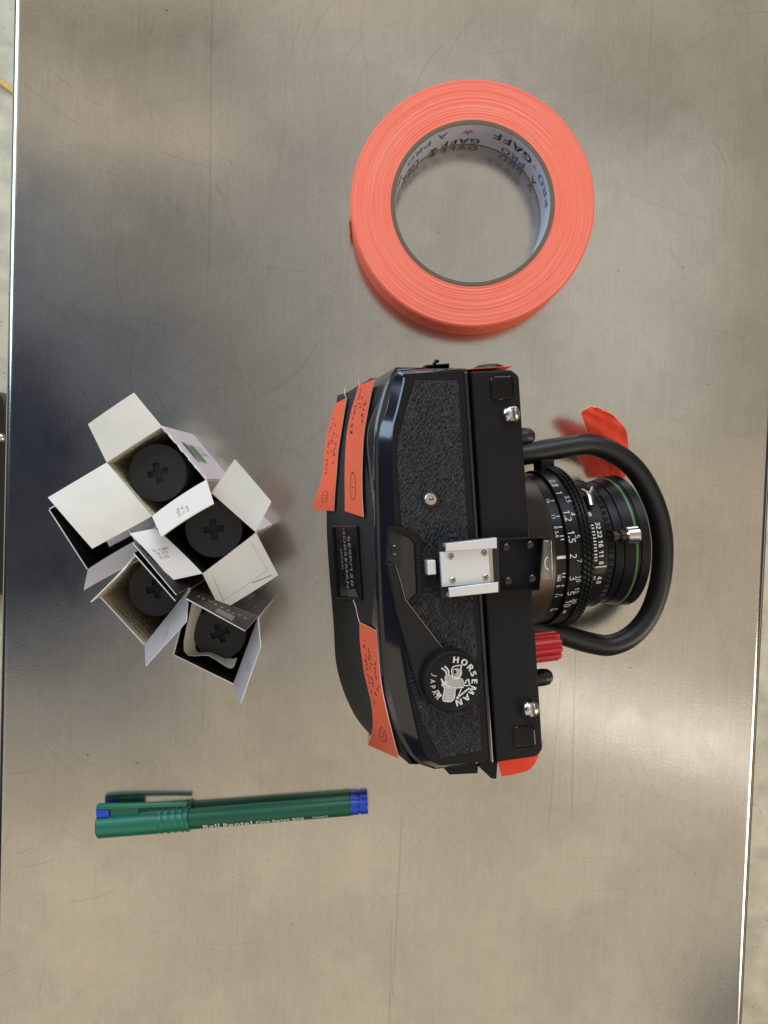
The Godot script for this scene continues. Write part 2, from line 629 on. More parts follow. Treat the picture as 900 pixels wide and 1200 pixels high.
# orange cloth strip with pen notes along it and a ringed figure near its end
func strip_mat(sd: int, figure: int) -> StandardMaterial3D:
	var w := 512
	var h := 96
	var r := RandomNumberGenerator.new()
	r.seed = sd
	var base := lin(0.98, 0.145, 0.055)
	var d := PackedByteArray()
	d.resize(w * h * 3)
	for y in h:
		for x in w:
			var k := 1.0 + 0.035 * sin(x * 1.6) * sin(y * 1.6) + r.randf_range(-0.03, 0.03)
			for b in 3:
				d[(y * w + x) * 3 + b] = int(clampf(255 * base[b] * k, 0, 255))
	var ink := [60.0, 22.0, 34.0]
	for line in 3:
		var y0: float = [24.0, 48.0, 72.0][line]
		var x: float = [60.0, 95.0, 130.0][line] + r.randf_range(-15, 15)
		var to: float = [300.0, 235.0, 260.0][line] + r.randf_range(-20, 20)
		while x < to:
			var p := Vector2(x, y0 + r.randf_range(-4, 4))
			for s in r.randi_range(2, 4):
				var q := Vector2(x + r.randf_range(0, 15), y0 + r.randf_range(-10, 10))
				stroke(d, w, h, 3, p, q, 1.3, ink, r.randf_range(0.55, 0.95))
				p = q
			x += r.randf_range(13, 22) if r.randf() < 0.8 else 34.0
	var c := Vector2(418, 48)
	var prev := c + Vector2(36, 0)
	for i in range(1, 33):
		var q := c + Vector2(36 * cos(TAU * i / 32.0), 15 * sin(TAU * i / 32.0) + r.randf_range(-0.6, 0.6))
		stroke(d, w, h, 3, prev, q, 1.2, ink, 0.9)
		prev = q
	if figure == 1:
		stroke(d, w, h, 3, c + Vector2(-2, -8), c + Vector2(2, 8), 1.0, ink, 0.95)
	else:
		var z := [Vector2(-10, -6), Vector2(-14, 4), Vector2(0, 7), Vector2(12, -6), Vector2(13, 7)]
		for i in 4:
			stroke(d, w, h, 3, c + z[i], c + z[i + 1], 0.9, ink, 0.9)
	var m := mat(Color.WHITE, 0.75)
	m.albedo_texture = tex(Image.create_from_data(w, h, false, Image.FORMAT_RGB8, d))
	m.texture_repeat = false
	return m

# ==================================================================== the table and the floor
func steel() -> StandardMaterial3D:
	var m := mat(Color.WHITE, 1.0, 1.0)
	var n := 2048
	var base := lin(0.60, 0.57, 0.505)
	var cl := FastNoiseLite.new()   # smudged cloudiness and the streaks of the brushing
	cl.seed = 44
	cl.frequency = 0.011
	cl.fractal_octaves = 6
	cl.domain_warp_enabled = true
	cl.domain_warp_amplitude = 55.0
	var ci0 := cl.get_image(1024, 1024)
	ci0.resize(n, n, Image.INTERPOLATE_CUBIC)
	var cb := ci0.get_data()
	var sn := FastNoiseLite.new()
	sn.seed = 45
	sn.frequency = 0.22
	sn.fractal_octaves = 3
	var si := sn.get_image(n, 96)
	si.resize(n, n, Image.INTERPOLATE_CUBIC)
	var sb := si.get_data()
	var d := PackedByteArray()
	d.resize(n * n * 3)
	var br := 255.0 * base.r
	var bg := 255.0 * base.g
	var bb := 255.0 * base.b
	var fine := RandomNumberGenerator.new()
	fine.seed = 46
	for i in n * n:
		var k := 1.0 + (cb[i] - 128) * 0.00042 + (sb[i] - 128) * 0.00014 + fine.randf_range(-0.02, 0.02)
		d[i * 3] = int(br * k)
		d[i * 3 + 1] = int(bg * k)
		d[i * 3 + 2] = int(bb * k)
	var r := RandomNumberGenerator.new()
	r.seed = 99
	var dark := [base.r * 170, base.g * 165, base.b * 160]
	var pale := [minf(255, base.r * 292), minf(255, base.g * 290), minf(255, base.b * 288)]
	for i in 620:   # fine scratches, some long and bent
		var p := Vector2(r.randf_range(0, n), r.randf_range(0, n))
		var a := r.randf_range(0, TAU)
		var bend := r.randf_range(-0.03, 0.03)
		var len := r.randi_range(3, 14) if r.randf() < 0.85 else r.randi_range(14, 24)
		var col: Array = dark if r.randf() < 0.6 else pale
		var k := r.randf_range(0.03, 0.11) * (1.0 if len < 9 else 0.4)
		for s in len:
			var q := p + Vector2(cos(a), sin(a)) * 9.0
			stroke(d, n, n, 3, p, q, r.randf_range(0.3, 0.6), col, k)
			a += bend + r.randf_range(-0.04, 0.04)
			p = q
	for i in 2600:   # dense hairline wear
		var p := Vector2(r.randf_range(0, n), r.randf_range(0, n))
		var a := PI / 2 + r.randfn(0.0, 0.5) if r.randf() < 0.6 else r.randf_range(0, TAU)
		stroke(d, n, n, 3, p, p + Vector2(cos(a), sin(a)) * r.randf_range(8, 60), 0.4, pale if r.randf() < 0.55 else dark, r.randf_range(0.03, 0.10))
	for cl2 in 7:   # clusters of curved rub marks
		var c0 := Vector2(r.randf_range(600, 1500), r.randf_range(500, 1600))
		var a0 := r.randf_range(0, TAU)
		for i in 16:
			var p := c0 + Vector2(r.randfn(0, 70), r.randfn(0, 70))
			var a := a0 + r.randfn(0, 0.35)
			var col: Array = dark if r.randf() < 0.7 else pale
			var k := r.randf_range(0.06, 0.15)
			for q in r.randi_range(3, 12):
				var p2 := p + Vector2(cos(a), sin(a)) * 7.0
				stroke(d, n, n, 3, p, p2, 0.45, col, k)
				p = p2
				a += 0.06
	for i in 60:   # long straight rub marks along the brushing
		var p := Vector2(r.randf_range(0, n), r.randf_range(0, n))
		stroke(d, n, n, 3, p, p + Vector2(r.randf_range(-6, 6), r.randf_range(60, 420)), 0.6, pale if r.randf() < 0.5 else dark, r.randf_range(0.05, 0.16))
	for i in 90:   # specks
		var p := Vector2(r.randf_range(0, n), r.randf_range(0, n))
		stroke(d, n, n, 3, p, p + Vector2(1, 0), r.randf_range(0.5, 1.0), dark, r.randf_range(0.3, 0.7))
	m.albedo_texture = tex(Image.create_from_data(n, n, false, Image.FORMAT_RGB8, d))
	var f := FastNoiseLite.new()
	f.seed = 12
	f.frequency = 0.25
	f.fractal_octaves = 3
	var g := f.get_image(2048, 340)
	g.resize(2048, 2048, Image.INTERPOLATE_CUBIC)
	var g2 := FastNoiseLite.new()
	g2.seed = 13
	g2.frequency = 0.3
	g2.fractal_octaves = 2
	g.convert(Image.FORMAT_L8)
	var gb := g2.get_image(2048, 2048)
	gb.convert(Image.FORMAT_RGBA8)
	var ga := g.duplicate()
	ga.convert(Image.FORMAT_RGBA8)
	var half := Image.create(2048, 2048, false, Image.FORMAT_RGBA8)
	half.fill(Color(1, 1, 1, 0.45))
	ga.blend_rect_mask(gb, half, Rect2i(0, 0, 2048, 2048), Vector2i.ZERO)
	ga.convert(Image.FORMAT_L8)
	m.heightmap_enabled = true
	m.heightmap_texture = tex(ga)
	m.heightmap_scale = 0.0013
	var c := FastNoiseLite.new()
	c.seed = 31
	c.frequency = 0.012
	c.fractal_octaves = 5
	c.domain_warp_enabled = true
	c.domain_warp_amplitude = 40.0
	var ci := c.get_image(1024, 1024)
	var cd := ci.get_data()
	for i in cd.size():
		cd[i] = int(255 * clampf(lerpf(0.14, 0.22, cd[i] / 255.0), 0, 1))
	m.roughness_texture = tex(Image.create_from_data(1024, 1024, false, Image.FORMAT_L8, cd))
	m.uv1_triplanar = true
	m.uv1_offset = Vector3(0.5, 0.5, 0.5)
	return m

func build_setting():
	var conc := mat(Color.WHITE, 0.85)
	var im := noise_img(512, 512, 0.02, 61, 6)
	var d := im.get_data()
	var o := PackedByteArray()
	o.resize(512 * 512 * 3)
	var pit := noise_img(512, 512, 0.09, 62, 2).get_data()
	for i in d.size():
		var k := lerpf(0.9, 1.08, d[i] / 255.0) * (0.72 if pit[i] > 220 else 1.0)
		o[i * 3] = int(clampf(206 * k, 0, 255))
		o[i * 3 + 1] = int(clampf(198 * k, 0, 255))
		o[i * 3 + 2] = int(clampf(174 * k, 0, 255))
	conc.albedo_texture = tex(Image.create_from_data(512, 512, false, Image.FORMAT_RGB8, o))
	conc.uv1_triplanar = true
	conc.uv1_scale = Vector3.ONE * 2.2
	conc.heightmap_enabled = true
	conc.heightmap_texture = tex(im)
	conc.heightmap_scale = 0.15
	var st := start()
	prism(st, rect(0, 0, 7000, 7000), -790, -750, 0)
	var fl := obj("floor", st, conc)
	fl.set_meta("kind", "structure")
	fl.set_meta("label", "pale worn concrete floor below the steel table")
	# the table
	var t := thing("steel_table", "brushed stainless steel work table with scratched top and rolled edges", "table")
	t.position = Vector3(0.0120, 0, 0)
	t.rotation_degrees.y = -1.98
	var sm := steel()
	st = start()
	var prof := []
	for s in [-1, 1]:
		var arc := []
		for i in 9:
			var a := PI / 2 * i / 8.0
			arc.append(Vector2(s * (196.3 + 4.5 * sin(a)), -4.5 + 4.5 * cos(a)))
		arc.append(Vector2(s * 200.8, -26))
		arc.append(Vector2(s * 198.5, -26))
		if s == -1:
			arc.reverse()
		prof.append_array(arc)
	var V := PackedVector3Array()
	var T := PackedVector2Array()
	var G := PackedInt32Array()
	for i in prof.size():
		var p: Vector2 = prof[i]
		var q: Vector2 = prof[(i + 1) % prof.size()]
		var a := Vector3(p.x, p.y, -430)
		var b := Vector3(q.x, q.y, -430)
		var c := Vector3(q.x, q.y, 430)
		var e := Vector3(p.x, p.y, 430)
		V.append_array([a, b, c, a, c, e])
		for k in 6:
			T.append(Vector2.ZERO)
		G.append_array([1, 1] if absf(p.y) < 5 and absf(q.y) < 5 and absf(p.x - q.x) < 50 else [-1, -1])
	for z in [-430.0, 430.0]:
		for i in range(1, prof.size() - 1):
			var tr := [prof[0], prof[i], prof[i + 1]]
			if z > 0:
				tr.reverse()
			for p in tr:
				V.append(Vector3(p.x, p.y, z))
				T.append(Vector2.ZERO)
			G.append(-1)
	emit(st, V, T, G, true)
	obj("table_top", st, sm, t)
	var fm := mat(lin(0.05, 0.042, 0.034), 0.5, 0.3)
	for s in [-1, 1]:
		st = start()
		box(st, Vector3(minf(s * 197, s * 204.0), -62, -425), Vector3(maxf(s * 197, s * 204.0) + (9.0 if s > 0 else 0.0), -27, 425), 1.0)
		obj("side_rail", st, fm, t)
		for z in [-405.0, 405.0]:
			st = start()
			box(st, Vector3(s * 184 - 14, -750, z - 14), Vector3(s * 184 + 14, -62.5, z + 14), 1.5)
			obj("leg", st, fm, t)
	# what shows on the floor past the left edge
	var ym := mat(lin(0.75, 0.48, 0.14), 0.5)
	var cable := smooth_path([Vector3(-567.27,-745.00,-582.09),Vector3(-527.43,-745.00,-561.99),Vector3(-498.96,-745.00,-544.02),Vector3(-483.01,-745.00,-532.75),Vector3(-453.32,-745.00,-512.43),Vector3(-395.79,-745.00,-494.61)], 8)
	st = start()
	tube(st, cable, 4.2, 10)
	var co := obj("cable", st, ym)
	tag(co, "thin yellow cable lying on the floor beyond the left table edge", "cable")
	var blk := start()
	var c0: Array = [Vector3(-553.41,-700.00,-122.87),Vector3(-481.73,-700.00,-123.05),Vector3(-479.13,-700.00,154.09),Vector3(-558.20,-700.00,153.91)]
	prism(blk, round_poly(c0.map(func(p): return Vector2(p.x, p.z)), 25, 6), -750, -690, 12)
	var bag := thing("equipment_case", "black rounded case standing on the floor beside the left table edge", "case")
	obj("shell", blk, M.rubber, bag)
	var rv := start()
	var rp: Array = [Vector3(-482.94,-690.00,-58.21)]
	lathe(rv, [Vector2(0, 0.01), Vector2(0, 7), Vector2(3, 6), Vector2(4.5, 3), Vector2(5, 0.01)], rp[0], 1, 20, false, true)
	obj("rivet", rv, M.chrome, bag)

# ==================================================================== the camera (x = towards the lens, y = up, z = along the body)
func screw(at: Vector3, r: float, m: Material, parent: Node, turn := 0.3):
	var st := start()
	lathe(st, [Vector2(-0.6, r), Vector2(0.15, r), Vector2(0.4, r * 0.75), Vector2(0.42, r * 0.3), Vector2(0.42, 0.01)], at, 1, 20)
	var o := obj("screw", st, m, parent)
	var s2 := start()
	for k in 2:
		var d := Vector2(cos(turn + k * PI / 2), sin(turn + k * PI / 2))
		var e := Vector2(-d.y, d.x)
		var c := Vector2(at.x, at.z)
		prism(s2, [c + d * r * 0.62 + e * r * 0.13, c - d * r * 0.62 + e * r * 0.13, c - d * r * 0.62 - e * r * 0.13, c + d * r * 0.62 - e * r * 0.13], at.y + 0.40, at.y + 0.47 + 0.01 * k, 0)
	obj("cross_slot", s2, M.dark, o)

func part_prism(called: String, p: Array, y0: float, y1: float, bev: float, m: Material, parent: Node, corner := 0.0) -> MeshInstance3D:
	var st := start()
	prism(st, round_poly(p, corner) if corner > 0 else p, y0, y1, bev)
	return obj(called, st, m, parent)

func build_camera():
	var c := thing("film_camera", "black panoramic film camera with orange tape strips on its back", "camera")
	c.transform = Transform3D(Basis(Vector3(0.975765,-0.207912,-0.068232),Vector3(0.207405,0.978148,-0.014503),Vector3(0.069756,0.000000,0.997564)),Vector3(0.05145,0.00000,0.03601))
	# front body block
	part_prism("body_block", [Vector2(-21.3, -82.4), Vector2(-3.2, -82.4), Vector2(0, -79.6), Vector2(0, 79.8), Vector2(-3, 82.4), Vector2(-21.3, 82.4)], 0, 88, 0.8, M.satin, c, 1.2)
	part_prism("body_gap", [Vector2(-24, -80.5), Vector2(-20, -80.5), Vector2(-20, 80.5), Vector2(-24, 80.5)], 3, 84, 0.2, M.dark, c)
	# film holder: walls, rolled shoulder, bright bevel, flat top
	var rim: Array = [Vector2(-51.67,-86.23),Vector2(-55.70,-80.75),Vector2(-59.91,-70.04),Vector2(-62.65,-59.63),Vector2(-64.34,-41.07),Vector2(-65.29,-22.77),Vector2(-65.96,-5.81),Vector2(-66.90,20.06),Vector2(-66.80,44.02),Vector2(-64.86,57.91),Vector2(-61.59,68.81),Vector2(-55.63,78.71),Vector2(-47.00,83.60),Vector2(-19.87,84.21),Vector2(-20.89,-84.71)]
	var top: Array = [Vector2(-50.17,-82.87),Vector2(-50.41,-79.41),Vector2(-53.68,-68.79),Vector2(-56.92,-58.54),Vector2(-58.21,-40.54),Vector2(-58.78,-22.44),Vector2(-59.61,-5.71),Vector2(-59.99,19.90),Vector2(-57.70,43.83),Vector2(-55.76,57.58),Vector2(-53.97,68.52),Vector2(-51.20,76.06),Vector2(-45.57,80.10),Vector2(-22.50,81.43),Vector2(-23.58,-83.24)]
	var rin: Array = [Vector2(-50.94,-84.65),Vector2(-53.80,-80.19),Vector2(-56.93,-69.44),Vector2(-60.92,-59.11),Vector2(-62.58,-40.93),Vector2(-63.35,-22.65),Vector2(-64.20,-5.73),Vector2(-64.60,20.16),Vector2(-64.09,43.78),Vector2(-62.15,57.66),Vector2(-59.22,68.13),Vector2(-54.33,77.50),Vector2(-46.85,82.58),Vector2(-20.40,83.64),Vector2(-21.45,-84.23)]
	var curve := func(p): return smooth_path(p.slice(0, 13), 4) + p.slice(13)
	rim = curve.call(rim)
	top = curve.call(top)
	rin = curve.call(rin)
	var b0: Array = rim
	var st := start()
	loft(st, [lift(b0, 3), lift(b0, 81), lift(inset(b0, 0.3), 82.2), lift(inset(b0, 0.7), 82.7), lift(rin, 82.9), lift(inset(top, -0.25), 87.4), lift(inset(top, 0.3), 88.0)], true, true)
	obj("film_holder", st, M.gloss, c)
	st = start()
	var topframe := inset(top, 0.35)
	prism(st, topframe, 87.5, 88.4, 0.25)
	obj("top_frame", st, M.satin, c)
	st = start()
	box(st, Vector3(-24.6, 80, -82.2), Vector3(-22.9, 89.0, 82.0), 0.5)
	obj("edge_rail", st, M.gloss, c)
	# leather on the top
	var hide: Array = [Vector2(-45.61,-79.60),Vector2(-27.38,-78.86),Vector2(-27.51,-15.39),Vector2(-26.92,32.97),Vector2(-27.83,76.18),Vector2(-45.47,76.93),Vector2(-51.99,62.45),Vector2(-56.87,43.72),Vector2(-58.47,15.34),Vector2(-56.50,-12.51),Vector2(-55.55,-20.82),Vector2(-55.62,-47.65),Vector2(-54.49,-55.91),Vector2(-50.84,-66.82)]
	part_prism("leather_panel", hide, 88.0, 88.95, 0.3, M.leather, c)
	# frame counter pin
	var pin: Array = [Vector3(-42.70,89.00,-30.71)]
	st = start()
	lathe(st, [Vector2(-0.5, 3.5), Vector2(0.35, 3.5), Vector2(0.5, 3.2), Vector2(0.5, 2.7), Vector2(-0.2, 2.65)], pin[0], 1, 32)
	obj("counter_surround", st, M.dark, c)
	st = start()
	lathe(st, [Vector2(-0.5, 2.6), Vector2(0.5, 2.6), Vector2(0.8, 2.3), Vector2(0.85, 0.01)], pin[0], 1, 32)
	var cp := obj("counter_pin", st, M.nickel, c)
	st = start()
	letters(st, "1", 2.2, func(x, y, z): return pin[0] + Vector3(y, 0.85 + z, x), 1.0, true)
	obj("printed_figure", st, M.dark, cp)
	# latch pocket
	var pocket: Array = [Vector2(-61.49,-21.33),Vector2(-55.13,-20.13),Vector2(-49.23,-16.86),Vector2(-48.32,-14.33),Vector2(-49.20,8.41),Vector2(-51.13,9.98),Vector2(-53.43,11.86),Vector2(-58.37,10.31),Vector2(-60.19,-4.53),Vector2(-63.63,-6.23)]
	var well: Array = [Vector2(-61.08,-19.56),Vector2(-56.39,-17.62),Vector2(-52.26,-15.01),Vector2(-50.94,-13.15),Vector2(-51.29,7.15),Vector2(-53.21,8.72),Vector2(-54.37,9.83),Vector2(-56.82,8.71),Vector2(-58.76,-4.40),Vector2(-62.47,-7.52)]
	st = start()
	loft(st, [lift(pocket, 88.5), lift(pocket, 90.2), lift(inset(pocket, 0.4), 90.6), lift(inset(well, -0.2), 90.6), lift(well, 90.2), lift(well, 88.5)], false, false, true)
	var lp := obj("latch_frame", st, M.satin, c)
	part_prism("latch_floor", inset(well, -0.2), 88.6, 89.1, 0, M.gloss, lp)
	part_prism("latch_slot", [Vector2(-61.09,-19.18),Vector2(-56.20,-17.39),Vector2(-57.24,-2.80),Vector2(-61.55,-7.73)], 88.9, 89.25, 0, M.dark, lp)
	var lb: Array = [Vector2(-60.28,-13.24),Vector2(-59.04,-13.14),Vector2(-59.31,-9.33),Vector2(-60.55,-9.44)]
	part_prism("latch_pin", lb, 89, 90.2, 0.3, M.chrome, lp, 0.3)
	# advance cover and knob with the emblem
	part_prism("advance_cover", [Vector2(-63.84,-6.68),Vector2(-60.01,-5.47),Vector2(-59.18,-2.09),Vector2(-56.76,9.30),Vector2(-41.65,32.02),Vector2(-33.39,40.80),Vector2(-43.71,56.26),Vector2(-53.12,49.74),Vector2(-55.69,39.91),Vector2(-58.32,26.27),Vector2(-61.30,12.68)], 88.3, 92.0, 0.5, M.cover, c, 1.5)
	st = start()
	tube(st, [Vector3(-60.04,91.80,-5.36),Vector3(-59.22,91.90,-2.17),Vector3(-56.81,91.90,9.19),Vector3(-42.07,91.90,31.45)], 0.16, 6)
	obj("edge_highlight", st, M.nickel, c)  # bright line laid along the cover as its edge highlight
	var kc: Array = [Vector3(-40.34,97.00,43.65)]
	var ko: Vector3 = kc[0]
	ko.y = 0.0
	st = start()
	var kp := [Vector2(88, 12.7), Vector2(95.5, 12.5)]
	for i in 7:
		var a := PI / 2 * i / 6.0
		kp.append(Vector2(96.2 + 0.8 * sin(a), 11.7 + 0.8 * cos(a)))
	kp.append_array([Vector2(97.0, 11.2), Vector2(96.6, 10.8), Vector2(96.6, 0.01)])
	lathe(st, kp, ko, 1, 96)
	var kn := obj("advance_knob", st, M.satin, c)
	st = start()
	var word := "HORSEMAN"
	for i in 8:
		var a := deg_to_rad(lerpf(-80.0, 79.0, [0.0, 0.155, 0.29, 0.415, 0.54, 0.69, 0.85, 1.0][i]))
		var o := Vector3(ko.x + 8.9 * cos(a), 96.6, ko.z + 8.9 * sin(a))
		var xd := Vector3(-sin(a), 0, cos(a))
		var yd := Vector3(cos(a), 0, sin(a))
		letters(st, word[i], 2.5, func(x, y, z): return o + xd * x + yd * y + Vector3(0, z, 0), 1.22, true)
	word = "JAPAN"
	for i in 5:
		var a := deg_to_rad(lerpf(203.0, 143.0, i / 4.0))
		var o := Vector3(ko.x + 8.9 * cos(a), 96.6, ko.z + 8.9 * sin(a))
		var xd := Vector3(sin(a), 0, -cos(a))
		var yd := Vector3(-cos(a), 0, -sin(a))
		letters(st, word[i], 1.9, func(x, y, z): return o + xd * x + yd * y + Vector3(0, z, 0), 1.0, false)
	obj("printed_lettering", st, M.white_paint, kn)
	st = start()
	var fill := start()
	for poly in [
		[Vector2(-43.81,41.12),Vector2(-41.28,41.16),Vector2(-40.09,42.66),Vector2(-36.76,43.10),Vector2(-36.47,46.41),Vector2(-39.64,46.57),Vector2(-40.35,49.90),Vector2(-41.37,51.18),Vector2(-42.52,51.50),Vector2(-44.86,50.89),Vector2(-45.27,49.87),Vector2(-44.46,46.36),Vector2(-44.73,45.08),Vector2(-44.00,43.82)],
		[Vector2(-40.13,38.58),Vector2(-38.57,38.26),Vector2(-37.21,39.00),Vector2(-36.87,40.60),Vector2(-37.83,42.04),Vector2(-39.26,42.33),Vector2(-40.16,41.37),Vector2(-38.91,40.74),Vector2(-38.68,39.80),Vector2(-39.24,39.07)],
	]:
		prism(fill, poly, 96.62, 96.68, 0)
	obj("printed_shading", fill, M.mid_paint, kn)
	var line := func(p, r): tube(st, smooth_path(p.map(func(q): return Vector3(q.x, 96.68, q.y)), 4), r, 6, 0.3)
	line.call([Vector2(-43.81,41.12),Vector2(-41.27,41.08),Vector2(-40.09,42.66),Vector2(-36.76,43.03),Vector2(-36.39,46.42),Vector2(-39.64,46.57),Vector2(-40.35,49.90),Vector2(-41.38,51.25),Vector2(-42.53,51.65),Vector2(-44.95,51.03),Vector2(-45.43,49.85),Vector2(-44.46,46.36),Vector2(-44.73,45.08),Vector2(-44.00,43.82),Vector2(-43.81,41.12)], 0.2)
	line.call([Vector2(-40.14,37.57),Vector2(-38.51,37.37),Vector2(-36.70,37.50),Vector2(-36.99,38.83),Vector2(-36.87,40.60),Vector2(-37.83,42.12),Vector2(-39.27,42.41),Vector2(-40.48,41.33),Vector2(-40.90,39.73),Vector2(-40.69,38.43),Vector2(-40.14,37.57)], 0.26)
	line.call([Vector2(-40.10,38.66),Vector2(-39.03,38.94),Vector2(-38.61,39.92),Vector2(-39.23,40.70),Vector2(-40.26,40.43),Vector2(-40.10,38.66)], 0.1)
	line.call([Vector2(-45.16,37.48),Vector2(-43.76,38.69),Vector2(-43.27,39.68),Vector2(-43.10,40.71)], 0.34)
	line.call([Vector2(-43.72,36.91),Vector2(-42.53,38.37),Vector2(-42.21,39.57),Vector2(-42.21,40.66)], 0.34)
	line.call([Vector2(-45.58,41.80),Vector2(-44.95,43.12),Vector2(-45.10,44.11),Vector2(-45.47,44.68)], 0.34)
	line.call([Vector2(-45.40,42.68),Vector2(-44.14,44.07),Vector2(-43.00,45.10),Vector2(-41.91,45.63)], 0.4)
	line.call([Vector2(-45.27,44.82),Vector2(-44.16,44.38),Vector2(-43.31,43.71),Vector2(-42.76,43.39)], 0.3)
	line.call([Vector2(-44.12,45.55),Vector2(-42.75,46.03),Vector2(-41.14,46.15),Vector2(-39.69,46.17)], 0.2)
	line.call([Vector2(-47.34,46.23),Vector2(-46.78,47.47),Vector2(-46.04,48.95)], 0.34)
	line.call([Vector2(-47.90,47.48),Vector2(-47.32,48.33),Vector2(-46.66,49.11)], 0.3)
	line.call([Vector2(-36.11,44.78),Vector2(-35.29,44.69),Vector2(-35.08,43.93),Vector2(-33.99,43.59),Vector2(-33.91,44.78),Vector2(-33.59,45.99)], 0.3)
	line.call([Vector2(-36.17,45.59),Vector2(-35.05,45.96),Vector2(-33.68,46.05)], 0.24)
	line.call([Vector2(-37.35,46.93),Vector2(-37.97,48.25),Vector2(-38.89,49.85),Vector2(-39.59,50.47),Vector2(-38.63,50.74)], 0.3)
	line.call([Vector2(-38.75,50.10),Vector2(-36.89,49.01),Vector2(-35.19,47.90),Vector2(-33.84,47.21)], 0.42)
	for k in 7:
		line.call([[Vector2(-44.32,46.69)][0] + Vector2(0, k * 0.62), [Vector2(-42.63,47.28)][0] + Vector2(0, k * 0.62), [Vector2(-40.40,47.02)][0] + Vector2(0, k * 0.62)], 0.05)
	obj("printed_emblem", st, M.white_paint, kn)
	# hot shoe
	part_prism("shoe_bracket", [Vector2(-42.04,-12.91),Vector2(-15.82,-13.01),Vector2(-16.64,9.85),Vector2(-42.17,9.81)], 88.3, 93.4, 0.4, M.dark, c)
	part_prism("shoe_plate", [Vector2(-41.88,-9.16),Vector2(-21.17,-9.13),Vector2(-21.07,5.70),Vector2(-41.97,5.11)], 93.4, 94.6, 0.2, M.silver, c)
	part_prism("shoe_floor", [Vector2(-23.39,-9.14),Vector2(-19.31,-9.15),Vector2(-19.58,5.67),Vector2(-23.48,5.65)], 93.4, 94.45, 0.1, M.nickel, c)
	for rl in [[Vector2(-40.03,-12.62),Vector2(-18.07,-13.22),Vector2(-18.18,-8.84),Vector2(-40.08,-9.34)], [Vector2(-40.02,5.39),Vector2(-18.58,4.99),Vector2(-18.86,9.18),Vector2(-39.93,9.21)]]:
		st = start()
		prism(st, rl, 96.0, 97.2, 0.3, 0.2)
		var side: Array = rl
		var outer: bool = rl[0].y < 0
		var e: Array = [side[0], side[1]] if outer else [side[2], side[3]]
		var dz := Vector2(0, 1.4) if outer else Vector2(0, -1.4)
		prism(st, [e[0], e[1], e[1] + dz, e[0] + dz], 93.4, 96.2, 0)
		obj("shoe_rail", st, M.silver, c)
	part_prism("shoe_stop", [Vector2(-47.19,-6.09),Vector2(-43.42,-6.10),Vector2(-43.48,-0.04),Vector2(-47.25,-0.05)], 88.9, 93.0, 0.4, M.silver, c, 0.6)
	for p in [Vector3(-37.34,94.70,-7.03),Vector3(-22.97,94.60,-7.17),Vector3(-37.29,94.70,2.75),Vector3(-23.11,94.60,2.86)]:
		screw(p, 1.35, M.nickel, c, 0.5)
	part_prism("viewfinder_mount", [Vector2(-16.05,-12.52),Vector2(4.20,-11.56),Vector2(0.97,10.79),Vector2(-16.81,9.60)], 88.2, 93.5, 0.5, M.satin, c, 0.5)
	for p in [Vector3(-12.60,93.60,-8.51),Vector3(-2.16,93.60,-8.69),Vector3(-12.81,93.60,5.52),Vector3(-2.17,93.60,5.45)]:
		screw(p, 1.6, M.gloss, c, 0.2)
	var gl := part_prism("level_block", [Vector2(4.32,-9.70),Vector2(7.80,-9.59),Vector2(7.26,6.99),Vector2(2.83,6.75)], 88.4, 92.5, 0.3, M.acrylic, c)
	var vial: Array = [Vector3(5.89,91.00,-0.07)]
	st = start()
	var bub := []
	for i in 13:
		var a := PI * i / 12.0 - PI / 2
		bub.append(vial[0] + Vector3(-1.6 * cos(a), 1.3, 2.6 * sin(a)))
	tube(st, bub, 0.28, 6)
	obj("level_mark", st, M.white_paint, gl)
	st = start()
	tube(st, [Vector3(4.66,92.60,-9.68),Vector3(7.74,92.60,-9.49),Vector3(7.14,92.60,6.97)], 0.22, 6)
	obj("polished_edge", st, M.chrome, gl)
	# windows and strap lugs on the front block
	for w in [[Vector2(-12.91,-80.21),Vector2(-3.06,-80.00),Vector2(-3.36,-70.02),Vector2(-13.24,-69.94)], [Vector2(-12.97,68.22),Vector2(-3.32,68.60),Vector2(-2.97,77.84),Vector2(-13.05,77.90)]]:
		st = start()
		var rw := round_poly(w, 2.0, 5)
		loft(st, [lift(inset(rw, -0.5), 87.9), lift(inset(rw, -0.5), 88.15), lift(inset(rw, -0.1), 88.15), lift(inset(rw, 0.05), 88.45), lift(inset(rw, 0.35), 88.75), lift(inset(rw, 0.8), 88.9)])
		obj("finder_window", st, M.dark_glass, c)
	for p in [Vector3(-5.34,90.50,-63.72),Vector3(-5.21,90.50,61.37)]:
		var lug := Node3D.new()
		for h in [-1, 1]:
			st = start()
			var loops := []
			for i in 7:
				var a := PI / 2 * i / 6.0
				var L := []
				for k in 17:
					var b := PI * k / 16.0
					L.append(p + Vector3(h * (0.85 + 3.1 * cos(a) * sin(b)), -1.6 + 3.3 * sin(a) + 0.001 * k, 3.7 * cos(a) * cos(b)) if i < 6 else p + Vector3(h * (0.85 + 0.05 * sin(b)), 1.72, 0.05 * cos(b)))
				loops.append(L)
			loops.push_front(loops[0].map(func(q): return Vector3(q.x, p.y - 2.6, q.z)))
			loft(st, loops, true, false)
			var half := obj("strap_lug", st, M.chrome if h < 0 else M.nickel, c)
		st = start()
		box(st, p + Vector3(-1.0, -2.5, -3.0), p + Vector3(1.0, 0.2, 3.0), 0.3)
		obj("strap_bar", st, M.nickel, c)
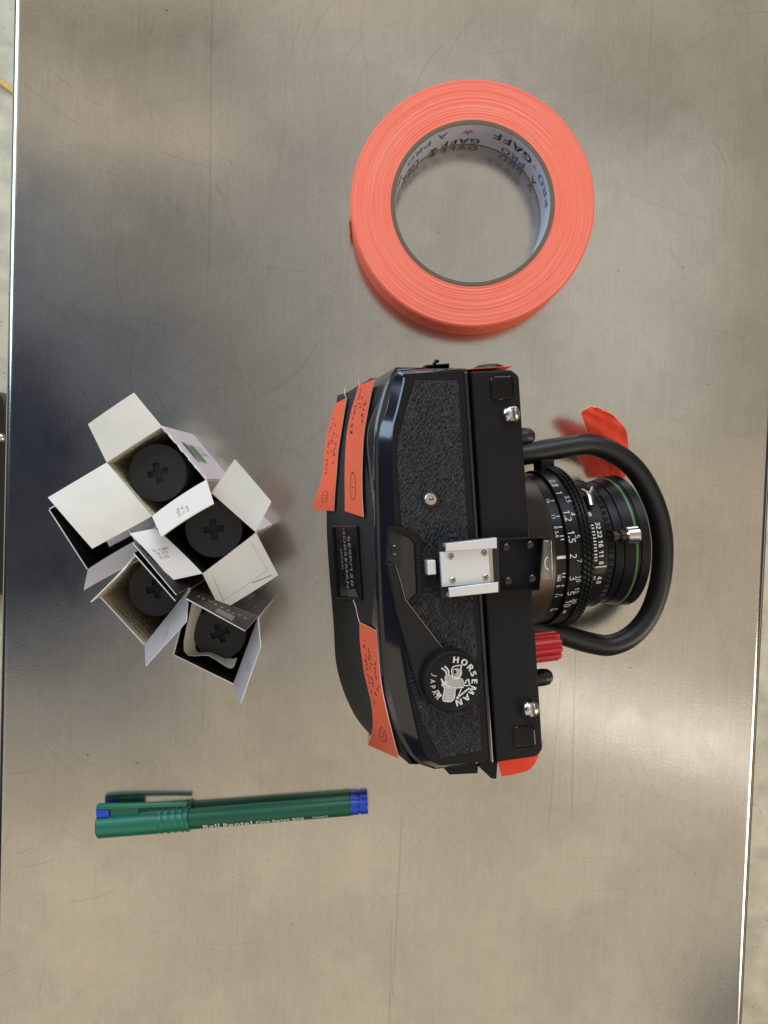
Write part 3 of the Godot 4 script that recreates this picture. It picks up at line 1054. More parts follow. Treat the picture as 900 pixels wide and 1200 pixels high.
	# back cover
	var bb: Array = [Vector2(-45.03,-91.61),Vector2(-47.61,-90.28),Vector2(-50.33,-88.87),Vector2(-52.99,-87.50),Vector2(-55.38,-86.27),Vector2(-57.31,-85.29),Vector2(-58.67,-84.67),Vector2(-59.59,-84.34),Vector2(-60.24,-84.13),Vector2(-60.78,-83.86),Vector2(-61.36,-83.34),Vector2(-61.87,-83.30),Vector2(-62.19,-83.84),Vector2(-62.51,-83.90),Vector2(-63.02,-82.43),Vector2(-63.89,-78.36),Vector2(-65.34,-70.96),Vector2(-67.26,-60.96),Vector2(-69.31,-49.42),Vector2(-71.15,-37.42),Vector2(-72.44,-26.04),Vector2(-73.08,-14.76),Vector2(-73.27,-2.86),Vector2(-73.21,8.88),Vector2(-73.05,19.70),Vector2(-72.97,28.84),Vector2(-73.06,35.87),Vector2(-73.21,41.30),Vector2(-73.28,45.77),Vector2(-73.13,49.91),Vector2(-72.65,54.36),Vector2(-71.77,59.18),Vector2(-70.59,63.96),Vector2(-69.18,68.59),Vector2(-67.61,72.95),Vector2(-65.96,76.92),Vector2(-64.17,80.39),Vector2(-62.20,83.44),Vector2(-60.12,86.24),Vector2(-58.01,88.97),Vector2(-55.96,91.83)]
	bb.append(Vector2(-58, 79))
	bb.append(Vector2(-58, -79))
	var topper := func(q): return Vector2(q.x + 7, clampf(q.y, -79.5, 80.5))
	var bt: Array = bb.map(topper)
	st = start()
	loft(st, [lift(bb, 4), lift(bb, 5), lift(bt, 80), lift(inset(bb, 1.2).map(topper), 81.2)], true, true)
	obj("back_cover", st, M.grain, c)
	# memo holder on the back, with its print
	var mh: Array = [Vector3(-72.17,20.65,-19.32),Vector3(-68.39,60.63,-20.09),Vector3(-68.77,60.85,10.99),Vector3(-72.35,21.85,14.86)]
	var up: Vector3 = (mh[1] - mh[0]).normalized()
	var along: Vector3 = (mh[3] - mh[0]).normalized()
	var out := along.cross(up).normalized()
	if out.x > 0:
		out = -out
	var hold := sheet("memo_holder", [mh[0], mh[1]], [mh[3], mh[2]], 1.2, M.gloss, M.gloss, M.gloss, Vector3(-1, 0.3, 0), c)
	for k in 4:
		var a: Vector3 = mh[k]
		var b: Vector3 = mh[(k + 1) % 4]
		st = start()
		tube(st, [a + out * 0.3, b + out * 0.3], 0.7, 8)
		obj("frame_edge", st, M.brown_metal if k == 0 else M.satin, hold)
	var h0: Vector3 = (mh[0] + mh[1] + mh[2] + mh[3]) / 4
	st = start()
	for ln in [["6EXP/120", 3.4, 6.0, -1.0], ["HORSEMAN", 3.4, -1.5, -2.0], ["JAPAN", 2.2, -8.5, -1.0]]:
		var q: Array = ln
		letters(st, q[0], q[1], func(x, y, z): return h0 + along * (x + q[3]) + up * (y + q[2]) + out * (z + 0.15), 1.15)
	obj("printed_lettering", st, M.grey_paint, hold)
	var scuff: Array = [Vector3(-71.42,39.11,9.34),Vector3(-70.10,53.43,7.53),Vector3(-69.55,58.86,11.53),Vector3(-71.08,42.25,12.97)]
	sheet("worn_corner", [scuff[0], scuff[3]], [scuff[1], scuff[2]], 0.3, mat(lin(0.07, 0.065, 0.06), 0.5), M.dark, M.dark, Vector3(-1, 0.3, 0), hold)
	# orange cloth tape strips with pen notes
	var strips := [
		[[Vector3(-64.74,7.84,-79.38),Vector3(-67.93,-1.46,-67.56),Vector3(-70.42,-2.04,-56.08),Vector3(-73.04,0.30,-43.23),Vector3(-76.80,0.62,-34.02),Vector3(-78.53,-2.57,-27.65)], [Vector3(-62.76,27.43,-80.07),Vector3(-65.85,25.04,-65.47),Vector3(-67.99,23.34,-54.70),Vector3(-69.62,23.75,-44.59),Vector3(-71.10,23.24,-34.48),Vector3(-72.01,22.87,-26.77)], 3, 2],
		[[Vector3(-60.57,46.34,-83.28),Vector3(-61.28,45.04,-80.76),Vector3(-62.24,42.60,-77.20),Vector3(-63.55,39.24,-72.14),Vector3(-65.79,36.52,-61.84),Vector3(-68.00,38.72,-48.06),Vector3(-69.64,42.23,-34.38),Vector3(-70.37,43.32,-27.03)], [Vector3(-58.39,70.39,-83.10),Vector3(-59.10,69.34,-80.36),Vector3(-60.11,67.47,-76.25),Vector3(-61.35,66.10,-70.60),Vector3(-63.58,64.07,-59.85),Vector3(-65.63,65.87,-46.98),Vector3(-67.17,68.88,-34.21),Vector3(-67.89,71.79,-24.83)], 4, 1],
		[[Vector3(-69.62,55.45,22.24),Vector3(-69.73,54.26,32.37),Vector3(-69.57,58.53,44.96),Vector3(-68.07,61.63,57.75),Vector3(-65.85,49.47,71.94),Vector3(-57.22,-9.98,98.19)], [Vector3(-67.39,79.32,22.57),Vector3(-67.36,79.74,33.64),Vector3(-67.36,82.36,45.67),Vector3(-66.07,84.20,57.20),Vector3(-63.52,80.92,68.49),Vector3(-61.13,77.48,78.21)], 5, 2]]
	var notes := ["short orange tape strip with curled lower end, nearest the outer edge", "long orange tape strip with a ringed figure, beside the rim", "orange tape strip with frayed pointed end on the lower half"]
	for i in 3:
		var s: Array = strips[i]
		var o := sheet("tape_strip", smooth_path(s[0], 4), smooth_path(s[1], 4), 0.3, strip_mat(s[2], s[3]), M.cloth_back, M.cloth_back, Vector3(-1, 0.5, 0), c, 4)
		o.set_meta("label", notes[i])
	for th in [[Vector3(-59.86,44.84,-83.43),Vector3(-45.54,-23.69,-95.44),Vector3(-37.12,-60.70,-104.96)], [Vector3(-62.53,26.10,-79.80),Vector3(-62.73,23.75,-82.51),Vector3(-58.86,4.54,-86.69)], [Vector3(-70.30,48.42,13.09),Vector3(-70.16,52.73,15.66),Vector3(-69.76,53.24,19.47),Vector3(-69.50,55.66,22.60)]]:
		st = start()
		tube(st, smooth_path(th, 4), 0.22, 6)
		obj("loose_thread", st, M.thread, c)
	# ends of the body: lugs, clip, dial, orange tape
	part_prism("end_latch", [Vector2(-42.57,83.04),Vector2(-39.83,87.50),Vector2(-27.23,88.79),Vector2(-26.50,83.87)], 60, 80, 0.3, M.satin, c)
	part_prism("end_lug", [Vector2(-26.97,83.19),Vector2(-26.90,85.05),Vector2(-21.90,91.16),Vector2(-19.60,91.69),Vector2(-18.52,84.40)], 55, 82, 0.3, M.satin, c)
	part_prism("end_clip", [Vector2(-38.34,-84.59),Vector2(-38.17,-86.91),Vector2(-27.64,-87.24),Vector2(-27.85,-84.19)], 66, 80, 0.5, M.satin, c, 0.3)
	st = start()
	tube(st, smooth_path([Vector3(-35.23,80.00,-86.26),Vector3(-34.16,80.50,-87.58),Vector3(-33.74,80.50,-88.28),Vector3(-32.64,80.50,-87.88)], 4), 0.7, 8)
	obj("clip_hook", st, M.satin, c)
	st = start()
	var dial: Array = [Vector3(-6.78,74.00,-85.71)]
	var dl := []
	for q in [Vector2(-80, 7.4), Vector2(-84.6, 7.4), Vector2(-86.2, 6.6), Vector2(-87, 4.8), Vector2(-87.2, 0.01)]:
		var L := []
		for i in 40:
			var a := TAU * i / 40
			L.append(Vector3(dial[0].x + q.y * cos(a), 70 + q.y * sin(a), q.x))
		dl.append(L)
	loft(st, dl, true, false)
	obj("end_dial", st, M.rubber, c)
	sheet("end_tape", [Vector3(-52, 83, -83.4), Vector3(-52, 60, -83.2)], [Vector3(-1, 83.5, -84.6), Vector3(-1, 60, -84)], 0.3, M.cloth, M.cloth, M.cloth, Vector3(0, 0, -1), c)
	sheet("end_tape", smooth_path([Vector3(-17.98,80.00,84.72),Vector3(-11.30,80.00,84.93),Vector3(-2.51,80.00,84.11),Vector3(3.57,80.00,80.23)], 5), smooth_path([Vector3(-13.63,72.00,94.71),Vector3(-6.40,70.00,95.27),Vector3(1.92,70.00,93.38),Vector3(6.14,76.00,80.21)], 5), 0.3, M.cloth_red, M.cloth_red, M.cloth_back, Vector3(0, 1, 0.5), c)
	# knobs on the front
	st = start()
	var rk: Array = [Vector3(7.87,74.00,40.31),Vector3(18.46,74.00,41.51)]
	var rl0 := []
	for q in [Vector2(0, 1.0), Vector2(rk[1].x - 0.6, 1.0), Vector2(rk[1].x, 0.9)]:
		var L := []
		for i in 168:
			var a := TAU * i / 168.0
			var r: float = (6.0 + 0.75 * clampf(sin(a * 10.0) * 1.8, -1.0, 1.0)) * q.y
			L.append(Vector3(q.x, 68 + r * cos(a), rk[0].z + r * sin(a)))
		rl0.append(L)
	loft(st, rl0)
	obj("ribbed_red_knob", st, M.red_knob, c)
	for q in [Vector3(15.90,60.00,56.09),Vector3(14.56,60.00,-55.39)]:
		st = start()
		lathe(st, [Vector2(0, 4.0), Vector2(q.x - 2, 4.0), Vector2(q.x + 0.5, 3.6), Vector2(q.x + 2.0, 2.4), Vector2(q.x + 2.6, 0.01)], Vector3(0, 60, q.z), 0, 28)
		obj("shift_knob", st, M.rubber, c)
	build_lens(c)
	# guard hoop round the lens
	var gp: Array = [Vector3(18.18,46.00,-47.61),Vector3(33.16,46.00,-49.16),Vector3(51.05,46.00,-50.17),Vector3(65.21,46.00,-44.77),Vector3(76.09,46.00,-35.09),Vector3(83.96,46.00,-20.02),Vector3(87.24,46.00,-5.38),Vector3(87.05,46.00,8.62),Vector3(83.99,46.00,23.22),Vector3(77.53,46.00,36.19),Vector3(67.65,46.00,44.89),Vector3(55.92,46.00,48.24),Vector3(44.71,46.00,45.73),Vector3(31.59,46.00,40.53),Vector3(18.67,46.00,35.42)]
	gp.push_front(gp[0] + Vector3(-12, 0, 0.5))
	gp.append(Vector3(0, 46, gp[-1].z - 4))
	st = start()
	tube(st, smooth_path(gp, 8), 5.2, 24)
	obj("guard_hoop", st, M.rubber, c)
	var leaf := sheet("tape_flag", smooth_path([Vector3(65.51,30.00,-33.38),Vector3(62.60,34.00,-42.06),Vector3(58.81,37.00,-50.23),Vector3(54.57,39.00,-57.09),Vector3(50.03,43.00,-63.27),Vector3(49.48,45.00,-66.42),Vector3(52.71,46.00,-68.43)], 4), smooth_path([Vector3(77.84,30.00,-32.56),Vector3(77.53,34.00,-39.84),Vector3(77.24,37.00,-46.60),Vector3(74.69,40.00,-54.65),Vector3(70.17,43.00,-60.56),Vector3(64.19,46.00,-63.94),Vector3(57.54,47.00,-67.48)], 4), 0.3, M.cloth_red, M.cloth_red, M.cloth_back, Vector3(0, 1, 0), c, 8, 0.55)
	leaf.set_meta("label", "loose orange tape flag sticking out past the guard hoop")

func ring_text(st: SurfaceTool, s: String, size: float, u: float, deg: float, r: float, wide := 1.0, bold := false):
	letters(st, s, size, func(x, y, z):
		var a: float = deg_to_rad(deg) + x / r
		return Vector3(u + y, 46 + (r + z) * cos(a), -2.8 + (r + z) * sin(a)), wide, bold)

func ring_mark(st: SurfaceTool, u0: float, u1: float, deg: float, wide: float, r: float):
	var L := []
	for q in [[u0, -1], [u1, -1], [u1, 1], [u0, 1]]:
		var a: float = deg_to_rad(deg) + q[1] * wide / 2 / r
		L.append([q[0], a])
	var f := func(rr): return L.map(func(q): return Vector3(q[0], 46 + rr * cos(q[1]), -2.8 + rr * sin(q[1])))
	loft(st, [f.call(r - 0.1), f.call(r + 0.05)])

func build_lens(c: Node3D):
	var o := Vector3(0, 46, -2.8)
	var st := start()
	lathe(st, [Vector2(-1, 39.3), Vector2(2, 39.3), Vector2(3, 38.6), Vector2(12.5, 36.0), Vector2(14.4, 35.6), Vector2(14.4, 20)], o, 0, 128)
	var lens := obj("lens", st, M.brown_metal, c)  # brown of a reflection given to the flange as its colour
	st = start()
	lathe(st, [Vector2(14.4, 20), Vector2(14.4, 35.3), Vector2(14.6, 35.5), Vector2(19.2, 35.5), Vector2(19.8, 35.2), Vector2(19.8, 20)], o, 0, 128)
	var dof := obj("depth_scale_ring", st, M.ring, lens)
	st = start()
	lathe(st, [Vector2(20.0, 20), Vector2(20.0, 36.6), Vector2(20.3, 36.8), Vector2(26.2, 36.8), Vector2(26.2, 20)], o, 0, 128)
	var num := obj("distance_ring", st, M.ring, lens)
	# knurled grip: three staggered rows of studs
	st = start()
	var nt := 96
	var cols := 3
	var loops := []
	for j in cols * 4 + 1:
		var L := []
		var u := 26.2 + 5.6 * j / (cols * 4)
		for i in nt * 2:
			var stud := (j % 4) in [1, 2] and i % 2 == (j / 4) % 2
			var r := 38.5 if stud else 37.3
			var a := TAU * i / (nt * 2)
			L.append(o + Vector3(u, r * cos(a), r * sin(a)))
		loops.append(L)
	loops.push_front(loops[0].map(func(q): return Vector3(q.x, 46 + (q.y - 46) * 0.6, -2.8 + (q.z + 2.8) * 0.6)))
	loops.append(loops[-1].map(func(q): return Vector3(q.x, 46 + (q.y - 46) * 0.6, -2.8 + (q.z + 2.8) * 0.6)))
	loft(st, loops, true, false)
	obj("knurled_grip", st, M.ring, lens)
	st = start()
	lathe(st, [Vector2(31.7, 20), Vector2(31.7, 33.5), Vector2(33.5, 31.2), Vector2(34, 30.5), Vector2(42.0, 30.5), Vector2(42.3, 30.2), Vector2(42.3, 20)], o, 0, 128)
	var ap := obj("aperture_ring", st, M.ring, lens)
	# small toothed ring
	st = start()
	loops = []
	for q in [Vector2(42.3, 20), Vector2(42.3, 1), Vector2(44.8, 1), Vector2(44.8, 20)]:
		var L := []
		for i in 180:
			var a := TAU * i / 180
			var r: float = q.y if q.y > 2 else (30.6 if i % 3 else 29.9)
			L.append(o + Vector3(q.x, r * cos(a), r * sin(a)))
		loops.append(L)
	loft(st, loops)
	obj("toothed_ring", st, M.ring, lens)
	st = start()
	lathe(st, [Vector2(44.9, 15), Vector2(44.9, 28.2), Vector2(46.5, 28.2), Vector2(46.8, 28.9), Vector2(50, 29.3), Vector2(50.3, 29.0), Vector2(50.9, 29.0), Vector2(51.2, 29.6), Vector2(57.5, 31.0), Vector2(57.8, 30.7), Vector2(58.3, 30.7), Vector2(58.6, 31.3), Vector2(62.6, 31.8), Vector2(63.0, 31.4), Vector2(63.0, 29.0), Vector2(55, 26.5), Vector2(55, 15)], o, 0, 128)
	var hood := obj("front_barrel", st, M.ring, lens)
	st = start()
	lathe(st, [Vector2(56.0, 30.72), Vector2(56.9, 30.92), Vector2(57.0, 30.5), Vector2(56.0, 30.3)], o, 0, 128, true)
	obj("green_line", st, M.green_paint, hood)
	st = start()
	lathe(st, [Vector2(57.5, 0.01), Vector2(56.5, 14), Vector2(54.8, 26.6), Vector2(54, 26.6), Vector2(54, 0.01)], o, 0, 64, false, true)
	obj("front_glass", st, M.dark_glass, hood)
	# engraved figures: [text, size, column, degrees]
	st = start()
	var ms := ["1", "1.2", "1.5", "2", "3", "5", "10", "∞", "0.8"]
	var mp: Array = [Vector2(21.31,-44.62),Vector2(20.62,-25.33),Vector2(22.08,-10.54),Vector2(22.25,2.88),Vector2(22.27,18.34),Vector2(22.29,30.23),Vector2(22.40,39.77),Vector2(23.06,49.12),Vector2(23.46,-55.59)]
	for i in ms.size():
		ring_text(st, ms[i], 3.0, 22.0, mp[i].y, 36.85, 1.0)
	var fs := ["3.5", "4", "5", "7", "10", "15", "30"]
	var fp: Array = [Vector2(24.85,-38.54),Vector2(24.87,-26.38),Vector2(25.51,-10.39),Vector2(25.43,6.27),Vector2(25.37,19.15),Vector2(25.56,28.30),Vector2(25.19,37.84)]
	for i in fs.size():
		ring_text(st, fs[i], 2.1, 24.8, fp[i].y, 36.85, 1.0)
	obj("printed_figures", st, M.white_paint, num)
	st = start()
	var ds: Array = [Vector2(17.94,-39.83),Vector2(18.69,-26.53),Vector2(18.71,-18.41),Vector2(18.76,-11.89),Vector2(18.93,-9.43),Vector2(18.89,15.11),Vector2(18.59,17.66),Vector2(18.83,24.50),Vector2(19.06,32.73),Vector2(18.87,47.70)]
	var dn := ["16", "11", "8", "5.6", "", "4.5", "5.6", "8", "11", "16"]
	ring_mark(st, 14.9, 19.0, [Vector2(17.81,3.11)][0].y, 1.3, 35.5)
	for i in ds.size():
		ring_mark(st, 17.4, 19.0, ds[i].y, 0.45, 35.5)
		if dn[i]:
			ring_text(st, dn[i], 1.6, 16.0, ds[i].y + (3.5 if i == 5 else 0.0) - (1.5 if i == 3 else 0.0), 35.55)
	obj("printed_figures", st, M.white_paint, dof)
	st = start()
	var ts: Array = [Vector2(39.22,-19.84),Vector2(38.91,-17.25),Vector2(38.59,-14.33),Vector2(38.33,-11.66),Vector2(38.11,-8.93),Vector2(37.90,-6.07),Vector2(37.75,-3.36),Vector2(37.63,-0.72),Vector2(37.54,1.93),Vector2(37.49,5.04),Vector2(37.48,7.60),Vector2(37.50,10.19),Vector2(37.00,25.40),Vector2(37.20,27.58)]
	for i in ts.size():
		ring_mark(st, 34.9 if i % 4 else 34.4, 36.6, ts[i].y, 0.55, 30.5)
	var an := ["32", "22", "16", "11", "8", "4.5"]
	var aa: Array = [Vector2(41.02,-19.17),Vector2(41.27,-11.71),Vector2(41.32,-3.73),Vector2(41.46,4.97),Vector2(41.74,12.80),Vector2(41.34,28.89)]
	for i in an.size():
		ring_text(st, an[i], 2.2, 38.6, aa[i].y, 30.55, 1.0, true)
	ring_text(st, "e", 3.0, 35.8, [Vector2(40.08,-29.97)][0].y, 30.55, 1.0, true)
	obj("printed_figures", st, M.white_paint, ap)
	# shutter lever tab, flash terminal, cocking lever
	var lt: Array = [Vector2(40.74,18.80)]
	st = start()
	ring_mark(st, 35.5, 40.5, lt[0].y, 3.4, 31.0)
	obj("speed_tab", st, M.brown_metal, ap)
	st = start()
	ring_mark(st, 35.2, 40.8, lt[0].y - 3.4, 0.7, 31.4)
	obj("tab_edge", st, M.chrome, ap)
	var pt: Array = [Vector2(36.70,-52.94),Vector2(41.43,-53.12),Vector2(37.85,-45.44),Vector2(37.44,-35.80)]
	var f := func(q, r): return Vector3(q.x, 46 + r * cos(deg_to_rad(q.y)), -2.8 + r * sin(deg_to_rad(q.y)))
	st = start()
	tube(st, smooth_path([f.call(pt[0], 32.8), f.call(pt[2], 33.6), f.call(pt[3], 32.6)], 6), 1.5, 12, 0.6)
	tube(st, smooth_path([f.call(pt[1], 33.2), f.call(pt[2], 33.4)], 6), 1.3, 12, 0.8)
	var tm := obj("flash_terminal", st, M.nickel, lens)
	st = start()
	tube(st, [f.call(pt[0].lerp(pt[1], 0.45), 32.0), f.call(pt[0].lerp(pt[1], 0.45), 34.4)], 0.9, 12)
	obj("terminal_socket", st, M.dark, tm)
	var ck: Array = [Vector2(43.47,-8.36),Vector2(49.03,-9.56),Vector2(49.86,-9.45),Vector2(57.14,-10.43)]
	st = start()
	var k0: Vector3 = f.call(ck[0], 32.5)
	var k1: Vector3 = f.call(ck[3], 33.6)
	lathe(st, [Vector2(0, 0.01), Vector2(0, 2.4), Vector2(2.0, 2.4), Vector2(2.4, 1.6), Vector2(3.4, 1.6), Vector2(3.8, 2.6), Vector2(5.8, 2.6), Vector2(5.8, 0.01)], k0, 0, 20)
	obj("cocking_hub", st, M.brown_metal, lens)
	st = start()
	lathe(st, [Vector2(5.9, 0.01), Vector2(5.9, 3.0), Vector2(6.6, 3.9), Vector2(11.8, 4.2), Vector2(12.4, 3.8), Vector2(12.6, 0.01)], k0, 0, 32)
	obj("cocking_knob", st, M.chrome, lens)
	# flat index tab under the focus ring
	st = start()
	box(st, Vector3(18, 40, 33.5), Vector3(30.5, 44, 38.6), 0.5)
	obj("focus_tab", st, M.satin, lens)
	st = start()
	box(st, Vector3(24, 40, -44.5), Vector3(31, 50, -38.0), 0.8)
	obj("focus_tab", st, M.satin, lens)

# ==================================================================== film boxes
func panel(called: String, p: Array, thick: float, inside: Material, outside: Material, toward: Vector3, parent: Node, bow := 0.0) -> MeshInstance3D:
	var Ls := []
	var Rs := []
	var n: Vector3 = (p[1] - p[0]).cross(p[3] - p[0]).normalized()
	if n.dot(toward) < 0:
		n = -n
	for i in 7:
		var t := i / 6.0
		var b := n * bow * 4 * t * (1 - t)
		Ls.append(p[0].lerp(p[1], t) + b)
		Rs.append(p[3].lerp(p[2], t) + b)
	return sheet(called, Ls, Rs, thick, inside, outside, M.card_edge, toward, parent, 3)

func carton(label: String, c: Array, base: float, inside: Array, outside: Array) -> Node3D:
	var o := thing("film_box", label, "film box", "opened film boxes")
	var mid: Vector3 = (c[0] + c[1] + c[2] + c[3]) / 4
	for i in 4:
		var a: Vector3 = c[i]
		var b: Vector3 = c[(i + 1) % 4]
		var a0 := Vector3(a.x, base, a.z)
		var b0 := Vector3(b.x, base, b.z)
		var inw := mid - (a + b) / 2
		inw.y = 0
		var s := (b - a).normalized() * 0.02
		panel("side_wall", [a + s, b - s, b0 - s, a0 + s], 0.5, inside[i], outside[i], inw, o)
	var st := start()
	prism(st, inset(c.map(func(q): return Vector2(q.x, q.z)), 0.5), base, base + 0.6, 0)
	obj("bottom", st, inside[0], o)
	return o

func spool(label: String, at: Vector3, r: float, turn: float):
	var o := thing("film_spool", label, "film spool", "film rolls in the boxes")
	o.position = at * K
	o.rotation.y = turn
	# plus-shaped drive slot
	var plus := []
	var a := r * 0.36
	var b := r * 0.115
	var corners := [Vector2(a, b), Vector2(b, b), Vector2(b, a), Vector2(-b, a), Vector2(-b, b), Vector2(-a, b), Vector2(-a, -b), Vector2(-b, -b), Vector2(-b, -a), Vector2(b, -a), Vector2(b, -b), Vector2(a, -b)]
	for i in 12:
		for k in 4:
			plus.append(corners[i].lerp(corners[(i + 1) % 12], k / 4.0))
	var rim := []
	for q in plus:
		rim.append(q.normalized())
	var ring := func(k, y): return rim.map(func(q): return Vector3(q.x * k, y, q.y * k))
	var hole := func(y): return plus.map(func(q): return Vector3(q.x, y, q.y))
	var st := start()
	loft(st, [ring.call(r, -1.2), ring.call(r, -0.3), ring.call(r - 0.3, 0.0), ring.call(r * 0.62, 0.0), hole.call(0.0), hole.call(-1.2)], false, false, true)
	obj("flange", st, M.spool, o)
	st = start()
	prism(st, circle(0, 0, r * 0.45), -3.0, -1.3, 0)
	obj("slot_floor", st, M.spool_hole, o)
	st = start()
	lathe(st, [Vector2(-56, 0.01), Vector2(-56, r - 1.2), Vector2(-1.4, r - 1.2), Vector2(-1.4, 0.01)], Vector3.ZERO, 1, 48)
	obj("paper_roll", st, M.backing_paper, o)

func build_boxes():
	var DN := Vector3(0, 1, 0)
	var note := print_mat(Color(0.80, 0.74, 0.64).linear_to_srgb(), lin(0.06, 0.05, 0.06), 3, 3, 1.0, 0.25, 0.72, 0.40, 0.62, true)
	var note2 := print_mat(Color(0.80, 0.79, 0.78).linear_to_srgb(), lin(0.06, 0.05, 0.06), 9, 3, 1.1, 0.2, 0.75, 0.40, 0.62, true)
	var note3 := print_mat(Color(0.38, 0.345, 0.34).linear_to_srgb(), lin(0.10, 0.08, 0.11), 17, 2, 1.0, 0.2, 0.75, 0.42, 0.58, true)  # card darkened to carry the shade on these flaps
	var label_white := label_mat()
	var label_black := black_label()
	var hb := 66.0
	# box with the torn edge, at the back
	var c1: Array = [Vector3(-114.99,66.00,-8.63),Vector3(-90.46,66.00,-24.46),Vector3(-71.09,66.00,-1.11),Vector3(-95.32,66.00,15.16)]
	var o := carton("open white film box with torn edge and green printed mark, topmost of the cluster", c1, 0.1, [M.cream, M.cream, M.cream, M.cream], [M.card_white, label_white, M.card_white, M.card_white])
	panel("flap", [Vector3(-114.93,66.20,-8.62),Vector3(-90.41,66.20,-24.45),Vector3(-102.41,67.00,-39.34),Vector3(-122.38,68.00,-25.40)], 0.5, M.card, M.card_white, DN, o, 1.0)
	panel("flap", [Vector3(-95.27,66.20,15.15),Vector3(-114.93,66.20,-8.62),Vector3(-138.79,72.00,6.73),Vector3(-119.55,73.00,28.99)], 0.5, M.card, M.card_white, DN, o, 1.4)
	panel("flap", [Vector3(-71.06,66.20,-1.11),Vector3(-95.27,66.20,15.15),Vector3(-89.10,75.00,23.68),Vector3(-66.35,75.00,9.26)], 0.5, note, M.card_white, DN, o, 0.9)
	var tear := start()
	var te: Array = [Vector3(-90.46,66.00,-24.46),Vector3(-71.09,66.00,-1.11)]
	var tp := []
	for i in 25:
		tp.append(te[0].lerp(te[1], i / 24.0) + Vector3(rng.randf_range(-0.25, 0.25), rng.randf_range(-0.2, 0.7) + 0.5 * sin(i * 1.3), rng.randf_range(-0.25, 0.25)))
	tube(tear, tp, 0.42, 6)
	obj("torn_edge", tear, M.card_edge, o)
	spool("dark film spool in the topmost box with the green mark", [Vector3(-93.98,60.00,-4.18)][0], 13.0, 0.25)
	# second box, on the right
	var c2: Array = [Vector3(-94.36,64.00,20.57),Vector3(-69.24,64.00,4.97),Vector3(-49.59,64.00,22.51),Vector3(-73.47,64.00,40.84)]
	o = carton("open film box with wide cream flaps, rightmost of the cluster", c2, 0.1, [M.cream, M.cream, M.cream, M.card_black], [M.card_white, M.card_white, M.card_white, M.card_black])
	panel("flap", [Vector3(-69.20,64.20,4.58),Vector3(-49.56,64.20,22.12),Vector3(-42.57,65.00,8.75),Vector3(-58.60,66.00,-10.18)], 0.5, M.card, M.card_white, DN, o, -0.4)
	panel("flap", [Vector3(-73.43,64.20,40.82),Vector3(-94.31,64.20,20.56),Vector3(-104.07,70.00,22.49),Vector3(-85.76,71.00,43.07)], 0.5, note2, M.card_black, DN, o, 1.2)
	panel("flap", [Vector3(-49.57,64.20,22.50),Vector3(-73.43,64.20,41.20),Vector3(-66.08,60.00,58.33),Vector3(-40.19,60.00,42.10)], 0.5, creased_card(), M.card_white, DN, o, 1.0)
	spool("dark film spool in the rightmost box", [Vector3(-69.47,58.00,21.30)][0], 13.0, 0.1)
	# third box, lower left
	var c3: Array = [Vector3(-118.90,64.00,51.08),Vector3(-100.50,64.00,29.71),Vector3(-79.79,64.00,48.10),Vector3(-99.58,64.00,72.62)]
	o = carton("open film box with printed cream inside walls and two upright black flaps", c3, 0.1, [M.cream, M.cream, M.cream, M.cream], [M.card_white, M.card_black, M.card_white, M.card_white])
	panel("flap", [Vector3(-118.84,64.20,51.05),Vector3(-100.45,64.20,29.70),Vector3(-103.92,79.00,37.71),Vector3(-117.94,80.00,51.50)], 0.5, M.cream, M.card_white, Vector3(1, 0.4, -0.2), o)
	panel("flap", [Vector3(-100.45,64.20,29.70),Vector3(-79.75,64.20,48.08),Vector3(-82.40,78.00,51.13),Vector3(-99.57,80.00,30.29)], 0.5, M.card_black, M.card_black, Vector3(1, 0.6, -1), o)
	panel("flap", [Vector3(-99.68,64.20,28.94),Vector3(-78.98,64.20,46.93),Vector3(-81.90,78.50,48.48),Vector3(-99.89,80.00,25.91)], 0.4, M.card_black, M.card_black, Vector3(1, 0.6, -1), o)
	panel("flap", [Vector3(-99.53,64.20,72.58),Vector3(-79.75,64.20,48.46),Vector3(-78.50,76.00,60.34),Vector3(-96.17,76.00,79.66)], 0.5, note3, M.card_white, DN, o)
	spool("dark film spool in the box with printed cream walls", [Vector3(-95.95,57.00,48.56)][0], 12.6, 0.2)
	# fourth box, lowest
	var c4: Array = [Vector3(-79.48,60.00,48.61),Vector3(-49.53,60.00,61.49),Vector3(-60.69,60.00,91.46),Vector3(-87.40,60.00,78.09)]
	o = carton("open black lined film box with torn paper lining, lowest of the cluster", c4, 0.1, [M.card_black, M.card_black, M.card_black, M.card_black], [label_black, M.card_white, M.card_white, M.card_black])
	panel("flap", [Vector3(-79.43,60.20,48.58),Vector3(-49.50,60.20,61.46),Vector3(-53.20,75.00,65.06),Vector3(-78.82,75.00,50.81)], 0.5, M.card_black, label_black, Vector3(-1, 0.3, 1), o)
	panel("flap", [Vector3(-49.50,60.20,61.46),Vector3(-60.66,60.20,91.41),Vector3(-55.82,72.00,97.34),Vector3(-46.93,72.00,72.03)], 0.5, note3, M.card_white, DN, o)
	# torn paper lining
	var l0: Array = [Vector3(-79.56,56.00,53.81),Vector3(-83.84,55.00,77.54),Vector3(-72.54,55.00,79.56),Vector3(-62.80,55.00,85.52),Vector3(-59.89,56.00,80.58)]
	var l1: Array = [Vector3(-76.45,48.00,56.93),Vector3(-80.17,48.00,77.75),Vector3(-73.03,48.00,78.98),Vector3(-64.69,48.00,81.82),Vector3(-62.79,50.00,82.21)]
	sheet("torn_lining", smooth_path(l0, 4), smooth_path(l1, 4), 0.3, M.card, M.card, M.card_edge, Vector3(0.3, 1, -0.5), o)
	spool("dark film spool in the lowest box behind torn lining", [Vector3(-68.26,50.00,70.21)][0], 12.4, 0.35)
